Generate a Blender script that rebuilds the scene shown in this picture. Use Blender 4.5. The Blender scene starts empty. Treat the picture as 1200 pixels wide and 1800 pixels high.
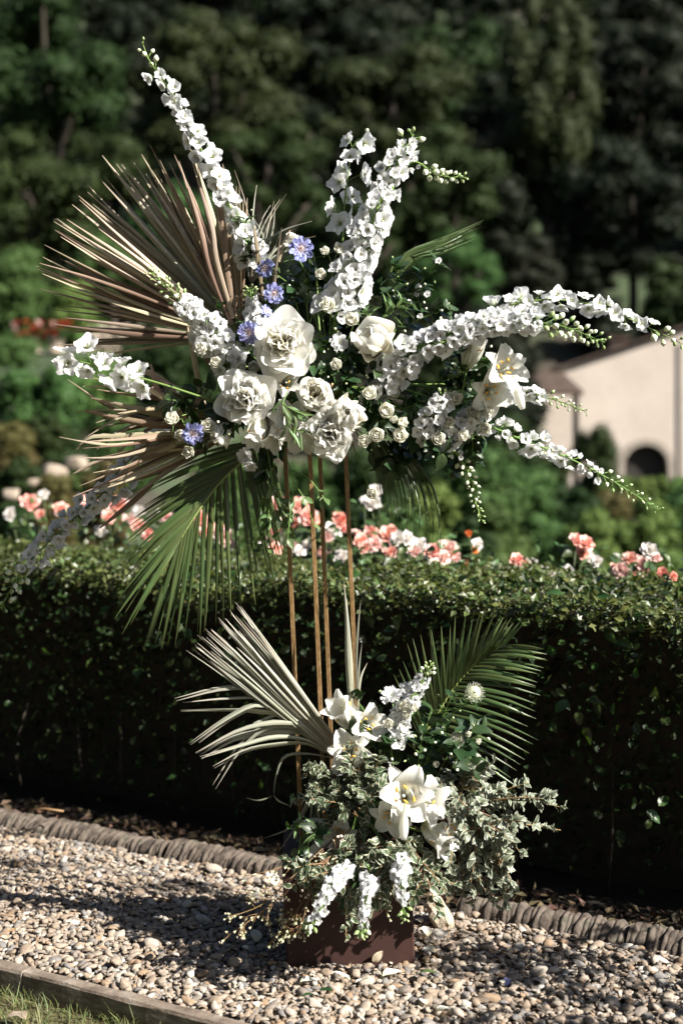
import bpy, math, random
import numpy as np
from mathutils import Vector, Matrix

# ------------------------------------------------------------------ camera, light, exposure
sc = bpy.context.scene
COL = sc.collection
R = math.radians
rnd = random.Random(7)
F, CY, H = 2500.0, -3.33, 1.25            # focal length in photo pixels, camera y, camera height

cam_d = bpy.data.cameras.new('camera')
cam = bpy.data.objects.new('camera', cam_d); COL.objects.link(cam)
cam.location = (0, CY, H); cam.rotation_euler = (R(90), 0, 0)
cam_d.sensor_fit = 'VERTICAL'; cam_d.sensor_height = 36; cam_d.sensor_width = 24; cam_d.lens = 50
cam_d.shift_y = -134 / 1800
cam_d.clip_start = 0.05; cam_d.clip_end = 1000
cam_d.dof.use_dof = True; cam_d.dof.focus_distance = 3.38; cam_d.dof.aperture_fstop = 2.3
sc.camera = cam

SUN = Vector((0.69, -0.40, 0.60)).normalized()
wd = bpy.data.worlds.new('World'); sc.world = wd; wd.use_nodes = True
wn = wd.node_tree.nodes; bg = wn['Background']
sky = wn.new('ShaderNodeTexSky'); sky.sky_type = 'NISHITA'; sky.sun_disc = False
sky.sun_elevation = math.asin(SUN.z); sky.sun_rotation = math.atan2(SUN.x, SUN.y)
wd.node_tree.links.new(sky.outputs[0], bg.inputs[0]); bg.inputs[1].default_value = 0.05
sl = bpy.data.lights.new('sun', 'SUN'); sl.energy = 5.0; sl.angle = R(0.53); sl.color = (1, .955, .88)
so = bpy.data.objects.new('sun', sl); COL.objects.link(so)
so.rotation_euler = SUN.to_track_quat('Z', 'Y').to_euler(); so.location = (6, -3, 6)
vs = sc.view_settings
vs.view_transform = 'Standard'; vs.look = 'None'; vs.exposure = 1.6; vs.gamma = 1; vs.use_curve_mapping = False
sc.display_settings.display_device = 'sRGB'
cy = sc.cycles
cy.max_bounces = 5; cy.diffuse_bounces = 3; cy.glossy_bounces = 2; cy.transmission_bounces = 3
cy.transparent_max_bounces = 4; cy.use_denoising = True; cy.caustics_reflective = False; cy.caustics_refractive = False
cy.sample_clamp_indirect = 4

# ------------------------------------------------------------------ helpers
def W(px, py, D):
    """photo pixel + distance in front of the camera -> place in the world"""
    return Vector(((px - 600) / F * D, D + CY, H - (py - 766) / F * D))

def spline(pts, n):
    p = [Vector(q) for q in pts]
    if len(p) == 2: return [p[0].lerp(p[1], i / (n - 1)) for i in range(n)]
    p = [p[0] * 2 - p[1]] + p + [p[-1] * 2 - p[-2]]
    out, m = [], len(p) - 3
    for i in range(n):
        t = i / (n - 1) * m; k = min(int(t), m - 1); t -= k
        a, b, c, d = p[k:k + 4]
        out.append(.5 * ((2 * b) + (c - a) * t + (2 * a - 5 * b + 4 * c - d) * t * t + (3 * b - a - 3 * c + d) * t ** 3))
    return out

class MB:
    def __init__(s): s.v, s.f, s.bc, s.mi = [], [], [], []
    def add(s, v, f, bc=None, mi=0):
        o = len(s.v); s.v += [tuple(q) for q in v]; s.f += [tuple(i + o for i in q) for q in f]
        s.bc += list(bc) if bc is not None else [(0, 0, 0)] * len(v); s.mi += [mi] * len(f)
    def tube(s, path, radii, sides=6, mi=0, cap=True):
        n = len(path)
        if not hasattr(radii, '__len__'): radii = [radii] * n
        V, Fc, B = [], [], []
        ref = Vector((0.3, 0.5, 0.81)); T0 = (path[1] - path[0]).normalized()
        a = T0.cross(ref).normalized()
        for i, p in enumerate(path):
            T = (path[min(i + 1, n - 1)] - path[max(i - 1, 0)]).normalized()
            a = (a - T * a.dot(T)).normalized(); b = T.cross(a)
            for k in range(sides):
                w = 2 * math.pi * k / sides
                V.append(p + (a * math.cos(w) + b * math.sin(w)) * radii[i]); B.append((k / sides, i / (n - 1), 0))
        for i in range(n - 1):
            for k in range(sides):
                k2 = (k + 1) % sides
                Fc.append((i * sides + k, i * sides + k2, (i + 1) * sides + k2, (i + 1) * sides + k))
        if cap: Fc += [tuple(range(sides))[::-1], tuple(range((n - 1) * sides, n * sides))]
        s.add(V, Fc, B, mi)
    def box(s, lo, hi, M=None, mi=0):
        V = [Vector((x, y, z)) for x in (lo[0], hi[0]) for y in (lo[1], hi[1]) for z in (lo[2], hi[2])]
        if M: V = [M @ q for q in V]
        s.add(V, [(0, 1, 3, 2), (4, 6, 7, 5), (0, 4, 5, 1), (2, 3, 7, 6), (0, 2, 6, 4), (1, 5, 7, 3)], None, mi)
    def mesh(s, name, mats, smooth=True):
        me = bpy.data.meshes.new(name)
        me.from_pydata([tuple(q) for q in s.v], [], s.f)
        for m in (mats if isinstance(mats, (list, tuple)) else [mats]): me.materials.append(m)
        me.polygons.foreach_set('use_smooth', [smooth] * len(s.f))
        me.polygons.foreach_set('material_index', s.mi)
        at = me.attributes.new('bc', 'FLOAT_VECTOR', 'POINT')
        at.data.foreach_set('vector', [c for b in s.bc for c in b])
        me.update(); return me

def mesh_np(name, V, Fa, bc, mat, smooth=True):
    """mesh from big arrays: V (n,3), faces (m,k), attribute bc (n,3)"""
    me = bpy.data.meshes.new(name); n, (m, k) = len(V), Fa.shape
    me.vertices.add(n); me.vertices.foreach_set('co', np.ascontiguousarray(V, np.float32).ravel())
    me.loops.add(m * k); me.loops.foreach_set('vertex_index', np.ascontiguousarray(Fa, np.int32).ravel())
    me.polygons.add(m); me.polygons.foreach_set('loop_start', np.arange(0, m * k, k, dtype=np.int32))
    me.polygons.foreach_set('use_smooth', np.full(m, smooth))
    at = me.attributes.new('bc', 'FLOAT_VECTOR', 'POINT')
    at.data.foreach_set('vector', np.ascontiguousarray(bc, np.float32).ravel())
    me.materials.append(mat); me.update(calc_edges=True); me.validate(); return me

def scatter(tv, tf, tbc, pos, rot, scl, rv):
    """copies of a template (verts, faces, bc) -> arrays; rot (n,3,3), scl (n,) or (n,3), rv (n,) kept in bc.z"""
    n, k = len(pos), len(tv)
    scl = np.asarray(scl); scl = scl[:, None] if scl.ndim == 1 else scl
    V = np.einsum('nij,nkj->nki', rot, tv[None] * scl[:, None, :]) + pos[:, None, :]
    Fa = (tf[None] + (np.arange(n) * k)[:, None, None]).reshape(-1, tf.shape[1])
    B = np.repeat(tbc[None], n, 0).copy(); B[:, :, 2] = rv[:, None]
    return V.reshape(-1, 3), Fa, B.reshape(-1, 3)

def join_np(parts):
    V, Fs, B, o = [], [], [], 0
    for v, f, b in parts: V.append(v); Fs.append(f + o); B.append(b); o += len(v)
    return np.concatenate(V), np.concatenate(Fs), np.concatenate(B)

def rots(nrm, rng, spread=0.0):
    """rotation matrices whose z column is (about) nrm, spun at random round it"""
    n = nrm + rng.normal(0, 1, nrm.shape) * spread
    n /= np.linalg.norm(n, axis=1)[:, None] + 1e-9
    a = rng.normal(0, 1, n.shape); a -= n * (a * n).sum(1)[:, None]; a /= np.linalg.norm(a, axis=1)[:, None] + 1e-9
    return np.stack([a, np.cross(n, a), n], 2)

def tag(o, label=None, cat=None, group=None, kind=None):
    if label: o['label'] = label
    if cat: o['category'] = cat
    if group: o['group'] = group
    if kind: o['kind'] = kind
    return o

def root(name, label, cat, loc, group=None, kind=None):
    o = bpy.data.objects.new(name, None); COL.objects.link(o)
    o.location = loc; o.empty_display_size = .03
    return tag(o, label, cat, group, kind)

def put(name, me, parent=None, M=None, local=False):
    """link one mesh object; M is its place in the world (or in its parent when local)"""
    o = bpy.data.objects.new(name, me); COL.objects.link(o)
    M = M or Matrix()
    if parent:
        o.parent = parent
        o.matrix_basis = M if local else Matrix.Translation(-Vector(parent.location)) @ M
    else: o.matrix_basis = M
    return o

def frame(n, roll=0.0):
    n = Vector(n).normalized(); ref = Vector((0, 0, 1)) if abs(n.z) < .9 else Vector((0, 1, 0))
    a = ref.cross(n).normalized(); b = n.cross(a)
    M = Matrix((a, b, n)).transposed().to_4x4()
    return M @ Matrix.Rotation(roll, 4, 'Z')

def facing(r, u, c): return Vector((r, -c, u)).normalized()      # right, up, towards the viewer

def TRS(p, Rm, s):
    S = Matrix.Diagonal((*s, 1)) if hasattr(s, '__len__') else Matrix.Scale(s, 4)
    return Matrix.Translation(p) @ Rm @ S

# ------------------------------------------------------------------ materials
def newmat(name):
    m = bpy.data.materials.new(name); m.use_nodes = True
    t = m.node_tree; p = t.nodes['Principled BSDF']
    return m, t, p, (lambda ty: t.nodes.new(ty)), (lambda a, b: t.links.new(a, b))

def mixc(t, fac, a, b, blend='MIX'):
    n = t.nodes.new('ShaderNodeMix'); n.data_type = 'RGBA'; n.blend_type = blend
    for i, q in ((0, fac), (6, a), (7, b)):
        if hasattr(q, 'links'): t.links.new(q, n.inputs[i])
        elif i == 0: n.inputs[0].default_value = q
        else: n.inputs[i].default_value = (*q, 1)
    return n.outputs[2]

def ramp(t, fac, stops, interp='LINEAR'):
    n = t.nodes.new('ShaderNodeValToRGB'); n.color_ramp.interpolation = interp
    e = n.color_ramp.elements
    while len(e) < len(stops): e.new(.5)
    for q, (p, c) in zip(e, stops): q.position = p; q.color = (*c, 1) if hasattr(c, '__len__') else (c, c, c, 1)
    t.links.new(fac, n.inputs[0]); return n.outputs[0]

def mth(t, op, a, b=None):
    n = t.nodes.new('ShaderNodeMath'); n.operation = op
    for i, q in enumerate((a, b)):
        if q is None: continue
        if hasattr(q, 'links'): t.links.new(q, n.inputs[i])
        else: n.inputs[i].default_value = q
    return n.outputs[0]

def noisetex(t, vec, scale, detail=3, rough=.6):
    n = t.nodes.new('ShaderNodeTexNoise'); n.inputs['Scale'].default_value = scale
    n.inputs['Detail'].default_value = detail; n.inputs['Roughness'].default_value = rough
    if vec is not None: t.links.new(vec, n.inputs['Vector'])
    return n.outputs[0]

def bump(t, p, h, strength=.3, dist=.002):
    b = t.nodes.new('ShaderNodeBump'); b.inputs['Strength'].default_value = strength; b.inputs['Distance'].default_value = dist
    t.links.new(h, b.inputs['Height']); t.links.new(b.outputs[0], p.inputs['Normal']); return b.outputs[0]

def leafmat(name, stops, trans=.3, rough=.5, spec=.3, var=.25, streak=.25, edge=None, tcol=None, per='object', bstr=.35, seg=(7, 1.2)):
    """thin plant tissue: colour runs along the piece (attribute bc.y), streaks lengthwise, lets some light through"""
    m, t, p, N, L = newmat(name)
    at = N('ShaderNodeAttribute'); at.attribute_name = 'bc'
    sp = N('ShaderNodeSeparateXYZ'); L(at.outputs['Vector'], sp.inputs[0])
    oi = N('ShaderNodeObjectInfo')
    r = oi.outputs['Random'] if per == 'object' else sp.outputs[2]
    c = ramp(t, sp.outputs[1], stops)
    mp = N('ShaderNodeVectorMath'); mp.operation = 'MULTIPLY'; mp.inputs[1].default_value = (seg[0], seg[1], 5); L(at.outputs['Vector'], mp.inputs[0])
    ad = N('ShaderNodeVectorMath'); ad.operation = 'ADD'; L(mp.outputs[0], ad.inputs[0])
    cb = N('ShaderNodeCombineXYZ'); L(mth(t, 'MULTIPLY', r, 37.0), cb.inputs[0]); L(mth(t, 'MULTIPLY', r, 91.0), cb.inputs[1]); L(cb.outputs[0], ad.inputs[1])
    nz = noisetex(t, ad.outputs[0], 1.0, 3)
    if edge:
        ecol, thr, wid = edge
        au = mth(t, 'ABSOLUTE', sp.outputs[0])
        e = mth(t, 'ADD', au, mth(t, 'MULTIPLY', mth(t, 'SUBTRACT', nz, .5), .9))
        c = mixc(t, ramp(t, e, [(thr, 0), (thr + wid, 1)]), c, ecol)
    if streak: c = mixc(t, 1.0, c, ramp(t, nz, [(.3, 1 - streak), (.7, 1 + 0 * streak)]), 'MULTIPLY')
    h = N('ShaderNodeHueSaturation'); L(c, h.inputs['Color'])
    L(mth(t, 'ADD', mth(t, 'MULTIPLY', r, var * 2), 1 - var), h.inputs['Value'])
    r2 = mth(t, 'FRACT', mth(t, 'MULTIPLY', r, 7.31)); L(mth(t, 'ADD', mth(t, 'MULTIPLY', r2, var * .16), .5 - var * .08), h.inputs['Hue'])
    c = h.outputs[0]
    L(c, p.inputs['Base Color']); p.inputs['Roughness'].default_value = rough; p.inputs['Specular IOR Level'].default_value = spec
    nrm = bump(t, p, nz, bstr, .0012)
    if trans:
        tr = N('ShaderNodeBsdfTranslucent'); L(nrm, tr.inputs['Normal'])
        L(c if tcol is None else mixc(t, 1.0, c, tcol, 'MULTIPLY'), tr.inputs[0])
        mx = N('ShaderNodeMixShader'); mx.inputs[0].default_value = trans
        L(p.outputs[0], mx.inputs[1]); L(tr.outputs[0], mx.inputs[2]); L(mx.outputs[0], t.nodes['Material Output'].inputs[0])
    return m

def solid(name, stops, scale=20, rough=.7, spec=.3, bs=.3, bd=.004, metal=0, detail=5, stretch=(1, 1, 1)):
    m, t, p, N, L = newmat(name)
    tc = N('ShaderNodeTexCoord'); mp = N('ShaderNodeMapping'); mp.inputs['Scale'].default_value = stretch
    L(tc.outputs['Object'], mp.inputs[0])
    nz = noisetex(t, mp.outputs[0], scale, detail)
    L(ramp(t, nz, stops), p.inputs['Base Color'])
    p.inputs['Roughness'].default_value = rough; p.inputs['Specular IOR Level'].default_value = spec; p.inputs['Metallic'].default_value = metal
    if bs: bump(t, p, noisetex(t, mp.outputs[0], scale * 3.1, 4), bs, bd)
    return m

MT = {}
MT['delph'] = leafmat('delphinium_petal', [(0, (.62, .72, .45)), (.22, (.84, .86, .80)), (.5, (.88, .88, .88)), (1, (.88, .88, .89))], trans=.5, rough=.5, spec=.25, var=.04, streak=.10, bstr=.12)
MT['bee'] = leafmat('floret_eye', [(0, (.22, .24, .10)), (.5, (.45, .45, .25)), (1, (.80, .80, .62))], trans=.2, var=.1)
MT['bud'] = leafmat('bud', [(0, (.30, .42, .14)), (.35, (.66, .72, .48)), (1, (.84, .86, .74))], trans=.15, var=.08)
MT['gbud'] = leafmat('green_bud', [(0, (.14, .24, .06)), (.5, (.30, .42, .16)), (1, (.60, .66, .40))], trans=.15, var=.15)
MT['stem'] = leafmat('stem', [(0, (.12, .20, .045)), (1, (.17, .27, .07))], trans=0, rough=.5, var=.15)
MT['peony'] = leafmat('peony_petal', [(0, (.80, .72, .46)), (.3, (.87, .83, .68)), (.6, (.88, .865, .80)), (1, (.885, .88, .845))], trans=.5, rough=.5, spec=.2, var=.03, streak=.06, bstr=.1)
MT['cream'] = leafmat('peony_centre', [(0, (.82, .66, .30)), (.45, (.87, .80, .56)), (1, (.88, .86, .76))], trans=.52, var=.05, streak=.1, bstr=.12)
MT['rose'] = leafmat('spray_rose_petal', [(0, (.74, .72, .46)), (.5, (.84, .82, .68)), (1, (.86, .85, .78))], trans=.5, var=.04, streak=.08, bstr=.12)
MT['lily'] = leafmat('lily_tepal', [(0, (.66, .70, .40)), (.25, (.84, .83, .72)), (1, (.88, .87, .83))], trans=.5, rough=.42, spec=.35, var=.03, streak=.12, seg=(9, .8), bstr=.12)
MT['stamen'] = solid('stamen', [(.3, (.75, .35, .03)), (.7, (.9, .55, .08))], 300, .8)
MT['blue'] = leafmat('scabious_petal', [(0, (.55, .53, .74)), (.5, (.40, .42, .74)), (1, (.34, .37, .72))], trans=.25, var=.16, streak=.25)
MT['pin'] = leafmat('scabious_centre', [(0, (.35, .25, .25)), (.6, (.66, .52, .50)), (1, (.80, .76, .74))], trans=.1, var=.1)
MT['pinw'] = leafmat('white_scabious_centre', [(0, (.55, .6, .35)), (.6, (.78, .78, .62)), (1, (.86, .86, .8))], trans=.1, var=.05)
MT['leaf'] = leafmat('dark_leaf', [(0, (.036, .066, .022)), (.5, (.027, .057, .020)), (1, (.03, .06, .022))], trans=.22, rough=.38, spec=.45, var=.3, streak=.3, tcol=(1.3, 1.5, .5))
MT['vine'] = leafmat('vine_leaf', [(0, (.13, .20, .07)), (1, (.12, .21, .075))], trans=.28, rough=.42, spec=.45, var=.25, streak=.25)
MT['vari'] = leafmat('variegated_leaf', [(0, (.075, .11, .045)), (.5, (.062, .095, .045)), (1, (.085, .115, .06))], trans=.22, rough=.42, spec=.4, var=.2, streak=.35, edge=((.50, .50, .37), .70, .1), seg=(2.2, 2.2))
MT['dry'] = leafmat('dried_palm', [(0, (.46, .39, .25)), (.35, (.44, .37, .255)), (.7, (.50, .42, .31)), (1, (.36, .28, .20))], trans=.10, rough=.62, spec=.3, var=.34, streak=.5, seg=(5, .7))
MT['drygrey'] = leafmat('dried_palm_grey', [(0, (.46, .46, .36)), (.4, (.45, .45, .36)), (.75, (.48, .43, .33)), (1, (.36, .29, .21))], trans=.10, rough=.6, spec=.3, var=.26, streak=.45, seg=(5, .7))
MT['drybrown'] = leafmat('dried_palm_brown', [(0, (.23, .16, .10)), (.5, (.27, .19, .125)), (1, (.35, .27, .19))], trans=.08, rough=.62, spec=.3, var=.35, streak=.5, seg=(5, .7))
MT['varip'] = leafmat('pale_variegated_leaf', [(0, (.15, .18, .12)), (.5, (.14, .17, .115)), (1, (.17, .20, .14))], trans=.25, rough=.42, spec=.4, var=.2, streak=.35, edge=((.46, .47, .36), .62, .14), seg=(2.2, 2.2))
MT['pale'] = leafmat('bleached_palm', [(0, (.34, .27, .17)), (.25, (.37, .36, .26)), (.7, (.43, .44, .35)), (1, (.54, .49, .41))], trans=.12, rough=.5, spec=.35, var=.32, streak=.6, seg=(4, .6))
MT['frond'] = leafmat('green_palm', [(0, (.075, .10, .032)), (.6, (.072, .115, .038)), (1, (.10, .135, .05))], trans=.2, rough=.32, spec=.55, var=.25, streak=.3, seg=(5, .5))
MT['rachis'] = leafmat('palm_rachis', [(0, (.22, .25, .08)), (1, (.18, .24, .07))], trans=0, rough=.45, var=.1)
MT['woodstem'] = leafmat('rose_stem', [(0, (.05, .045, .02)), (1, (.05, .075, .022))], trans=0, var=.2)
MT['wax'] = leafmat('waxflower', [(0, (.16, .20, .06)), (.5, (.36, .38, .20)), (1, (.62, .52, .44))], trans=.1, var=.12)
MT['waxstem'] = leafmat('waxflower_stem', [(0, (.16, .09, .05)), (1, (.27, .17, .07))], trans=0, var=.2)
MT['foam'] = solid('foam', [(.3, (.02, .04, .015)), (.7, (.03, .06, .02))], 60, .95)

# ------------------------------------------------------------------ small shapes shared by many pieces
def petal(L, Wd, th0, th1, cup=.2, ruf=.05, tip=.88, seed=0, nu=6, nv=6, pw=1.0, shp=.7, rnd_tip=.2, ph=.1, kf=2.0):
    """petal growing from the origin along +z, leaning to +y by th0..th1 (radians from the axis); inside faces the axis"""
    q = random.Random(seed); n = 40; ys, zs, ths = [0], [0], [th0]
    for i in range(n):
        th = th0 + (th1 - th0) * ((i + .5) / n) ** pw
        ys.append(ys[-1] + math.sin(th) * L / n); zs.append(zs[-1] + math.cos(th) * L / n); ths.append(th)
    gx = np.linspace(0, 1, n + 1); a1, a2, a3 = (q.uniform(0, 6.28) for _ in range(3))
    V, B, Fc = [], [], []
    for j in range(nv + 1):
        v = j / nv; w = Wd * max(0.02, math.sin(math.pi * (ph + (tip - ph) * v))) ** shp
        for i in range(nu + 1):
            u = i / nu * 2 - 1; vv = v * (1 - rnd_tip * u * u * v)
            y, z, th = (float(np.interp(vv, gx, g)) for g in (ys, zs, ths))
            d = cup * w * u * u + ruf * L * v * v * (math.sin(kf * 2.1 * u + a1) * .5 + math.sin(kf * 3.3 * u + a2 + 3 * v) * .5 * (abs(u) + .3) + .6 * math.sin(5 * v + a3) * u)
            V.append((u * w, y - math.cos(th) * d, z + math.sin(th) * d)); B.append((u, v, seed % 97 / 97))
    for j in range(nv):
        for i in range(nu):
            a = j * (nu + 1) + i; Fc.append((a, a + 1, a + nu + 2, a + nu + 1))
    return V, Fc, B

def pmesh(name, mat, **k):
    b = MB(); b.add(*petal(**k)); return b.mesh(name, mat)

def ell(b, rx, rz, z0=0, n=6, m=5, mi=0, ridge=0.0):
    V, Fc, B = [], [], []
    for j in range(m + 1):
        t = j / m; r = rx * math.sin(math.pi * min(max(t, .03), .97)) ** .8
        for i in range(n):
            w = 2 * math.pi * i / n; rr = r * (1 + (ridge if i % 2 else -ridge))
            V.append((rr * math.cos(w), rr * math.sin(w), z0 + rz * 2 * t)); B.append((i / n, t, 0))
    for j in range(m):
        for i in range(n):
            k = (i + 1) % n; Fc.append((j * n + i, j * n + k, (j + 1) * n + k, (j + 1) * n + i))
    b.add(V, Fc, B, mi)

def rotv(V, M): return [M @ Vector(q) for q in V]

def floret_mesh(name, seed, open_=1.3, n=5, layers=1, ruf=.05, mat='delph', centre='bee', wd=.62, curl=.25, L=1.0):
    q = random.Random(seed); b = MB(); wd = wd * .86; ruf = ruf * 1.5
    for ly in range(layers):
        for k in range(n):
            s = (1 - .3 * ly) * q.uniform(.9, 1.08); th = open_ * (1 - .35 * ly) + q.uniform(-.25, .22)
            V, Fc, B = petal(L * s * q.uniform(.9, 1.1), wd * s, th * .55, th + curl, cup=.16, ruf=ruf, tip=.83, shp=.65, seed=seed * 31 + k + 9 * ly, nu=5, nv=5, rnd_tip=.26, kf=2.6)
            M = Matrix.Rotation(2 * math.pi * (k + .5 * ly) / n + q.uniform(-.15, .15), 4, 'Z')
            b.add(rotv(V, M), Fc, B)
    if centre:
        for k in range(4):
            V, Fc, B = petal(.34, .12, .1, .9, cup=.3, ruf=.05, seed=seed + k, nu=2, nv=2)
            b.add(rotv(V, Matrix.Translation((0, 0, .05)) @ Matrix.Rotation(1.57 * k + .4, 4, 'Z')), Fc, B, 1)
    return b.mesh(name, [MT[mat], MT[centre or 'bee']])

FLO = [floret_mesh('open_floret', s, 1.25, ruf=.05) for s in (1, 2, 3)] + [floret_mesh('cupped_floret', s, .95, layers=2, ruf=.06) for s in (4, 5, 6)]
BELL = [floret_mesh('bell_floret', s, .55, curl=.25, wd=.55, ruf=.04) for s in (7, 8)] + [floret_mesh('bell_floret', 9, .8, curl=.3, wd=.6, ruf=.05)]
WIDE = [floret_mesh('wide_floret', s, 1.35, wd=.5, ruf=.07, curl=.1) for s in (11, 12, 13)]
STK = [floret_mesh('stock_floret', s, 1.15, n=5, layers=2, ruf=.10, wd=.6, curl=.4) for s in (14, 15, 16)]
def budmesh(name, mat, rx=.42, rz=.55):
    b = MB(); ell(b, rx, rz, 0, 8, 6, 0, .06); return b.mesh(name, MT[mat])
BUD, GBUD = budmesh('bud', 'bud'), budmesh('green_bud', 'gbud', .36, .6)

GUARD = [pmesh('guard_petal', MT['peony'], L=1, Wd=.56, th0=.45, th1=.2, cup=.30, ruf=.035, tip=.82, seed=s, nu=9, nv=8, rnd_tip=.3) for s in (21, 22, 23, 24)]
FLAT = [pmesh('flat_petal', MT['peony'], L=1, Wd=.54, th0=.25, th1=.75, cup=.2, ruf=.04, tip=.82, seed=s, nu=9, nv=8, rnd_tip=.3) for s in (25, 26, 27, 28)]
BOWL = [pmesh('bowl_petal', MT['peony'], L=1.25, Wd=.62, th0=1.25, th1=-.75, cup=.42, ruf=.03, seed=s, nu=7, nv=8, rnd_tip=.22) for s in (29, 30, 31, 32)]
RUFF = [pmesh('ruffled_petal', MT['peony'], L=1, Wd=.36, th0=.15, th1=.35, cup=.3, ruf=.085, tip=.83, seed=s, nu=9, nv=8, kf=2.5, rnd_tip=.25) for s in (33, 34, 35, 36)]
CRUF = [pmesh('centre_petal', MT['cream'], L=1, Wd=.27, th0=.1, th1=.3, cup=.3, ruf=.085, tip=.85, seed=s, nu=7, nv=7, kf=2.4, rnd_tip=.2) for s in (37, 38, 39)]
RPET = [pmesh('rose_petal', MT['rose'], L=1.1, Wd=.55, th0=.9, th1=-.25, cup=.4, ruf=.04, seed=s, nu=5, nv=5, rnd_tip=.25) for s in (41, 42, 43)]
TEP = [pmesh('tepal', MT['lily'], L=1, Wd=w, th0=.12, th1=1.9, cup=.35, ruf=.03, tip=.965, seed=s, nu=6, nv=11, pw=2.4, shp=.7, rnd_tip=.0) for s, w in ((51, .21), (52, .29), (53, .23), (54, .30))]
TEPC = [pmesh('closed_tepal', MT['lily'], L=1, Wd=w, th0=.13, th1=.55, cup=.5, ruf=.02, tip=.985, seed=s, nu=5, nv=8, pw=2.5, shp=.7, rnd_tip=.0) for s, w in ((55, .22), (56, .27))]
SCAB = [pmesh('ray_petal', MT['blue'], L=1, Wd=.30, th0=1.15, th1=1.5, cup=.15, ruf=.16, seed=s, nu=5, nv=4, kf=3.4, shp=.5, rnd_tip=.05) for s in (61, 62, 63)]
SCAW = [pmesh('white_ray_petal', MT['delph'], L=1, Wd=.30, th0=1.0, th1=1.4, cup=.15, ruf=.16, seed=s, nu=5, nv=4, kf=3.4, shp=.5, rnd_tip=.05) for s in (64, 65, 66)]

def lily_bud():
    b = MB()
    V, Fc, B = [], [], []; n, m = 9, 9
    for j in range(m + 1):
        t = j / m; r = .02 + .125 * math.sin(math.pi * min(t * .86 + .02, 1)) ** 1.1 * (.35 + .9 * t)
        for i in range(n):
            w = 2 * math.pi * i / n; rr = r * (1 + .10 * math.cos(3 * w))
            V.append((rr * math.cos(w), rr * math.sin(w), t)); B.append((i / n, t, 0))
    for j in range(m):
        for i in range(n):
            k = (i + 1) % n; Fc.append((j * n + i, j * n + k, (j + 1) * n + k, (j + 1) * n + i))
    Fc.append(tuple(range(m * n, m * n + n)))
    b.add(V, Fc, B); return b.mesh('lily_bud', MT['lily'])
LBUD = lily_bud()
def stamen_mesh(th, s):
    b = MB(); q = random.Random(s)
    p = [Vector((0, math.sin(th) * t * .62, math.cos(th) * t * .62 + .03 * math.sin(3 * t))) for t in np.linspace(0, 1, 5)]
    b.tube(p, .010, 4, 0)
    e = p[-1]; d = Vector((q.uniform(-1, 1), .6, .2)).normalized() * .055
    b.tube([e - d, e, e + d], [.012, .024, .012], 5, 1)
    return b.mesh('stamen', [MT['lily'], MT['stamen']])
STAM = [stamen_mesh(.22, 1), stamen_mesh(.3, 2), stamen_mesh(.38, 3)]
def pistil_mesh():
    b = MB(); b.tube([Vector((0, 0, 0)), Vector((0, .02, .4)), Vector((.02, .06, .72))], [.02, .014, .014], 5)
    b.tube([Vector((.02, .06, .70)), Vector((.02, .06, .75))], [.03, .035], 6)
    return b.mesh('pistil', MT['bud'])
PIST = pistil_mesh()
def dome(name, mat, seed, r=.42, n=46, ln=.2):
    b = MB(); ell(b, r, r * .35, -.05, 10, 5); q = random.Random(seed)
    for k in range(n):
        z = (k + .5) / n; w = k * 2.4; rr = math.sqrt(z) * r
        d = Vector((rr * math.cos(w), rr * math.sin(w), .55 * r * (1.3 - z))).normalized()
        p = Vector((rr * math.cos(w) * .95, rr * math.sin(w) * .95, .12 + .12 * (1 - z)))
        l = ln * q.uniform(.7, 1.3); b.tube([p, p + d * l], [.012, .012], 3)
        e = p + d * l; b.tube([e - Vector((0, 0, .012)), e + d * .05], [.032, .028], 4)
    m = b.mesh(name, mat)
    v = np.array([q.co[:] for q in m.vertices]); rr = np.linalg.norm(v, axis=1); rr /= rr.max()
    m.attributes['bc'].data.foreach_set('vector', np.stack([rr, rr ** 1.5, rr * 0], 1).ravel().astype(np.float32)); return m
PIN, PINW = dome('pincushion', MT['pin'], 1), dome('white_pincushion', MT['pinw'], 2)
PINB = dome('seed_ball', MT['pinw'], 3, .62, 90, .34)

def leaf_mesh(name, mat, L=1, Wd=.28, fold=.25, curl=.35, wavy=0.0, seed=0, tip=.985, nu=4, nv=6, shp=.8, ph=.04, twist=.2):
    """leaf along +y, upper face +z"""
    q = random.Random(seed); a1, a2 = q.uniform(0, 6), q.uniform(0, 6); V, B, Fc = [], [], []
    for j in range(nv + 1):
        v = j / nv; w = Wd * max(.01, math.sin(math.pi * (ph + (tip - ph) * v ** .85))) ** shp
        for i in range(nu + 1):
            u = i / nu * 2 - 1
            z = fold * w * abs(u) - curl * L * v * v * .5 + wavy * L * math.sin(9 * v + a1 + (1.6 if u > 0 else 0)) * u * u * (1 - .3 * v)
            V.append((u * w + twist * L * .2 * v * v * math.sin(a2), v * L, z)); B.append((u, v, 0))
    for j in range(nv):
        for i in range(nu):
            a = j * (nu + 1) + i; Fc.append((a, a + 1, a + nu + 2, a + nu + 1))
    b = MB(); b.add(V, Fc, B); return b.mesh(name, MT[mat] if isinstance(mat, str) else mat)
LF = [leaf_mesh('leaf', 'leaf', 1, .26 + .03 * k, .3, .3 + .2 * k, .02, seed=k) for k in range(3)]
HLF = [leaf_mesh('heart_leaf', 'leaf', 1, .36, .2, .5, .02, seed=k + 5, ph=.12) for k in range(2)]
VLF = [leaf_mesh('vine_leaf', 'vine', 1, .24 + .03 * k, .3, .5, .03, seed=k + 8) for k in range(3)]
PLF = [leaf_mesh('variegated_leaf', 'vari', 1, .27 + .03 * k, .25, .3 + .25 * k, .07, seed=k + 12, nv=8) for k in range(4)]
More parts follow.
